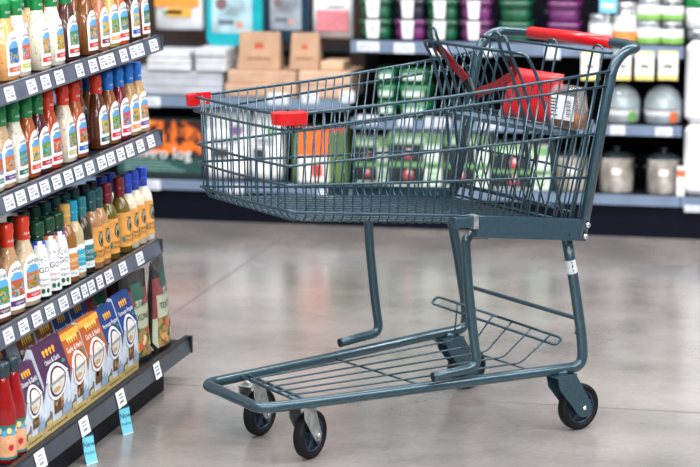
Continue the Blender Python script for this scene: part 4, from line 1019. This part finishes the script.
# wood bundles and stacks on the left shelf
def stack(a, b2, y0, y1, col, n, label, cat='stack', name='paper_stack', dy=.0, jit=.012, z=None):
    Y = YB+.02+dy; x0, x1, za, zb = span(a, b2, y0, y1, Y); za = z if z is not None else za; root = empty(name, ((x0+x1)/2, Y, za), 0, label, cat)
    w, h = x1-x0, zb-za
    for k in range(n):
        j = random.uniform(-jit, jit); m = MB(); C = mat('sheet_%02x%02x%02x' % col, col, .55, noise=.08, scale=14)
        m.box((-w/2+abs(j), max(0, j), h*k/n), (w/2-abs(j)*.4, .24+j, h*(k+1)/n-.0006), C, .004); m.build('sheet', root)
    return zb
zs = ZS
t1 = stack(124, 222, 72, 88, (178, 182, 192), 3, 'lower pile of white folded packs on the left back shelf', 'pile', 'folded_pack', z=ZS)
t2 = stack(224, 296, 72, 88, (196, 160, 134), 2, 'light wood boards under the brown paper bags', 'boards', 'wood_board', z=ZS)
t3 = stack(298, 350, 72, 88, (206, 172, 148), 2, 'light wood boards at the right end of the left back shelf', 'boards', 'wood_board', z=ZS)
t4 = stack(146, 190, 52, 68, (206, 210, 216), 3, 'upper left pile of white packs on the left back shelf', 'pile', 'folded_pack', z=t1+.0008)
t5 = stack(193, 226, 49, 66, (200, 204, 208), 3, 'upper right pile of white packs beside the brown paper bag', 'pile', 'folded_pack', z=t1+.0008)
m = MB()
def pbag(a, b2, y0, zb_, label):
    Y = YB+.05; x0, x1, _, zt = span(a, b2, y0, 72, Y); w, h = x1-x0, zt-zb_
    root = empty('paper_bag', ((x0+x1)/2, Y, zb_+.0005), 0, label, 'bag', 'brown paper bags on the left back shelf')
    K = mat('kraft_paper', (180, 144, 116), .7, noise=.08, scale=12, bump=.3)
    m = MB(); m.hexa([(-w/2, 0, 0), (w/2, 0, 0), (w/2, .09, 0), (-w/2, .09, 0), (-w*.47, .03, h), (w*.47, .03, h), (w*.47, .05, h), (-w*.47, .05, h)], K); m.build('bag', root, .003)
    m = MB(); m.spin([(w*.12, 0), (w*.12, .001)], c_(206, 100, 70), Matrix.Translation((0, .017, h*.6)) @ Matrix.Rotation(pi/2+.2, 4, 'X'), 16); m.hexa([(-w*.28, .006, h*.3), (w*.28, .006, h*.3), (w*.28, .01, h*.3), (-w*.28, .01, h*.3), (-w*.28, .007, h*.34), (w*.28, .007, h*.34), (w*.28, .012, h*.34), (-w*.28, .012, h*.34)], c_(150, 100, 70)); m.build('print', root)
pbag(237, 279, 33, t2, 'brown paper bag beside the white packs on the left back shelf')
pbag(289, 318, 34, max(t2, t3), 'brown paper bag at the middle of the left back shelf')
for a, b2, y0, lab in ((320, 343, 62, 'pale wooden block right of the brown paper bags'),):
    x0, x1, _, zt = span(a, b2, y0, 72, YB+.06); m = MB(); m.box((x0, YB+.06, t3+.0008), (x1, YB+.2, zt), mat('pale_wood', (222, 184, 152), .6, noise=.08, scale=10), .004); tag(m.build('wood_block'), lab, 'block')
# hanging goods on pegs above
PEGM = STEEL
def hang(a, b2, y0, y1, name, label, cat, builder, Y=YB+.16):
    x0, x1, za, zb = span(a, b2, y0, y1, Y); root = empty(name, ((x0+x1)/2, Y, za), 0, label, cat); builder(root, x1-x0, zb-za)
    MB().tube([(0, .005, (zb-za)-.012), (0, YB+.4597-Y, (zb-za)-.012)], .003, PEGM, 6).build('hanger_peg', root)
def rrect(w, h, r):
    return [(cx+r*cos(a), cz+r*sin(a)) for cx, cz, a0 in ((w/2-r, r, -pi/2), (w/2-r, h-r, 0), (r-w/2, h-r, pi/2), (r-w/2, r, pi)) for a in [a0+pi/2*k/5 for k in range(6)]]
def tray(col, inner):
    def f(root, w, h):
        C = mat('tray_%02x%02x%02x' % col, col, .3, coat=.4, noise=.08, scale=10)
        m = MB(); m.prism([(u, 0, v) for u, v in rrect(w, h, .035)], (0, .05, 0), C); m.build('tray', root, .006)
        I = mat('picture_%02x%02x%02x' % inner, inner, .4, rgb2=tuple(int(v*.72) for v in inner), scale=10, lo=.35, hi=.55)
        m = MB(); m.box((-w*.40, -.0015, h*.22), (w*.32, 0, h*.86), I, .004); m.build('label_picture', root)
        for r_, u, v, cc in ((.10, -.22, .70, (120, 96, 96)), (.07, .10, .36, (200, 150, 136))):
            MB().spin([(w*r_, 0), (w*r_, .001)], c_(*cc), Matrix.Translation((w*u, -.0015, h*v)) @ Matrix.Rotation(pi/2, 4, 'X'), 14).build('printed_mark', root)
        MB().box((-w*.28, -.0025, h*.36), (w*.0, -.0015, h*.44), c_(96, 110, 120)).build('printed_mark', root)
    return f
hang(206, 262, -14, 46, 'turquoise_tray', 'bright turquoise tray with a pale picture hanging on the pegboard', 'tray', tray((16, 168, 182), (168, 200, 212)))
hang(266, 309, -14, 42, 'blue_tray', 'dark blue tray with a pale picture hanging right of the turquoise one', 'tray', tray((18, 50, 72), (150, 160, 172)))
def pouch(cols):
    def f(root, w, h):
        C = mat('pouch_%02x%02x%02x' % cols[0], cols[0], .35, coat=.4, noise=.08, scale=10, bump=.5)
        m = MB(); m.loft([(0, w*.48, .006, 3), (h*.1, w*.5, .03, 3), (h*.5, w*.49, .045, 3), (h*.9, w*.49, .025, 3), (h, w*.48, .006, 3)], C); o = m.build('pouch', root); o.data.transform(Matrix.Rotation(pi/2, 4, 'Z'))
        m = MB()
        for (u0, u1, v0, v1, c) in cols[1:]: m.box((w*u0, -.047, h*v0), (w*u1, -.042, h*v1), c_(*c))
        m.build('print', root)
    return f
hang(156, 204, -16, 29, 'orange_pouch', 'orange and white pouch hanging at the top left of the pegboard', 'pouch', pouch([(236, 238, 244), (-.45, .45, .52, .98, (240, 150, 60)), (-.2, .3, .3, .5, (226, 170, 70)), (-.3, .1, .36, .44, (120, 150, 90))]), YB+.2)
hang(313, 354, -8, 38, 'pink_pouch', 'white pouch with a pink panel hanging right of the blue tray', 'pouch', pouch([(222, 224, 230), (-.35, .42, .18, .62, (214, 130, 140)), (-.1, .3, .72, .9, (236, 238, 240))]), YB+.2)
# dark bar on the pegboard
x0, x1, za, zb = span(120, 349, 42, 47, YB+.45)
m = MB(); m.box((x0, YB+.44, za), (min(x1, XM-.01), YB+.4595, za+.02), c_(40, 50, 56)); tag(m.build('peg_rail'), 'dark metal rail across the brown pegboard', 'rail')

# ------------------------------------------------------------------ light
def area(name, loc, sx, sy, power, col=(1, 1, 1), rot=(0, 0, 0)):
    l = bpy.data.lights.new(name, 'AREA'); l.shape = 'RECTANGLE'; l.size = sx; l.size_y = sy; l.energy = power; l.color = col
    o = bpy.data.objects.new(name, l); COL.objects.link(o); o.location = loc; o.rotation_euler = rot; return o
for i, y in enumerate((-2.5, 1.0, 4.2, 7.0)):
    area('ceiling_and_fill_strip', (.0, y, 3.7), 9, .5, 720 if i == 0 else 370, (1, .985, .97))  # row behind the camera is added, and stronger, to brighten shelf fronts
w = bpy.data.worlds.new('store_ambient'); S.world = w; w.use_nodes = True
bg = w.node_tree.nodes['Background']; bg.inputs['Color'].default_value = (.86, .93, 1, 1); bg.inputs['Strength'].default_value = .16
S.view_settings.view_transform = 'Standard'; S.view_settings.look = 'None'; S.view_settings.exposure = .1; S.view_settings.gamma = 1; S.view_settings.use_curve_mapping = False
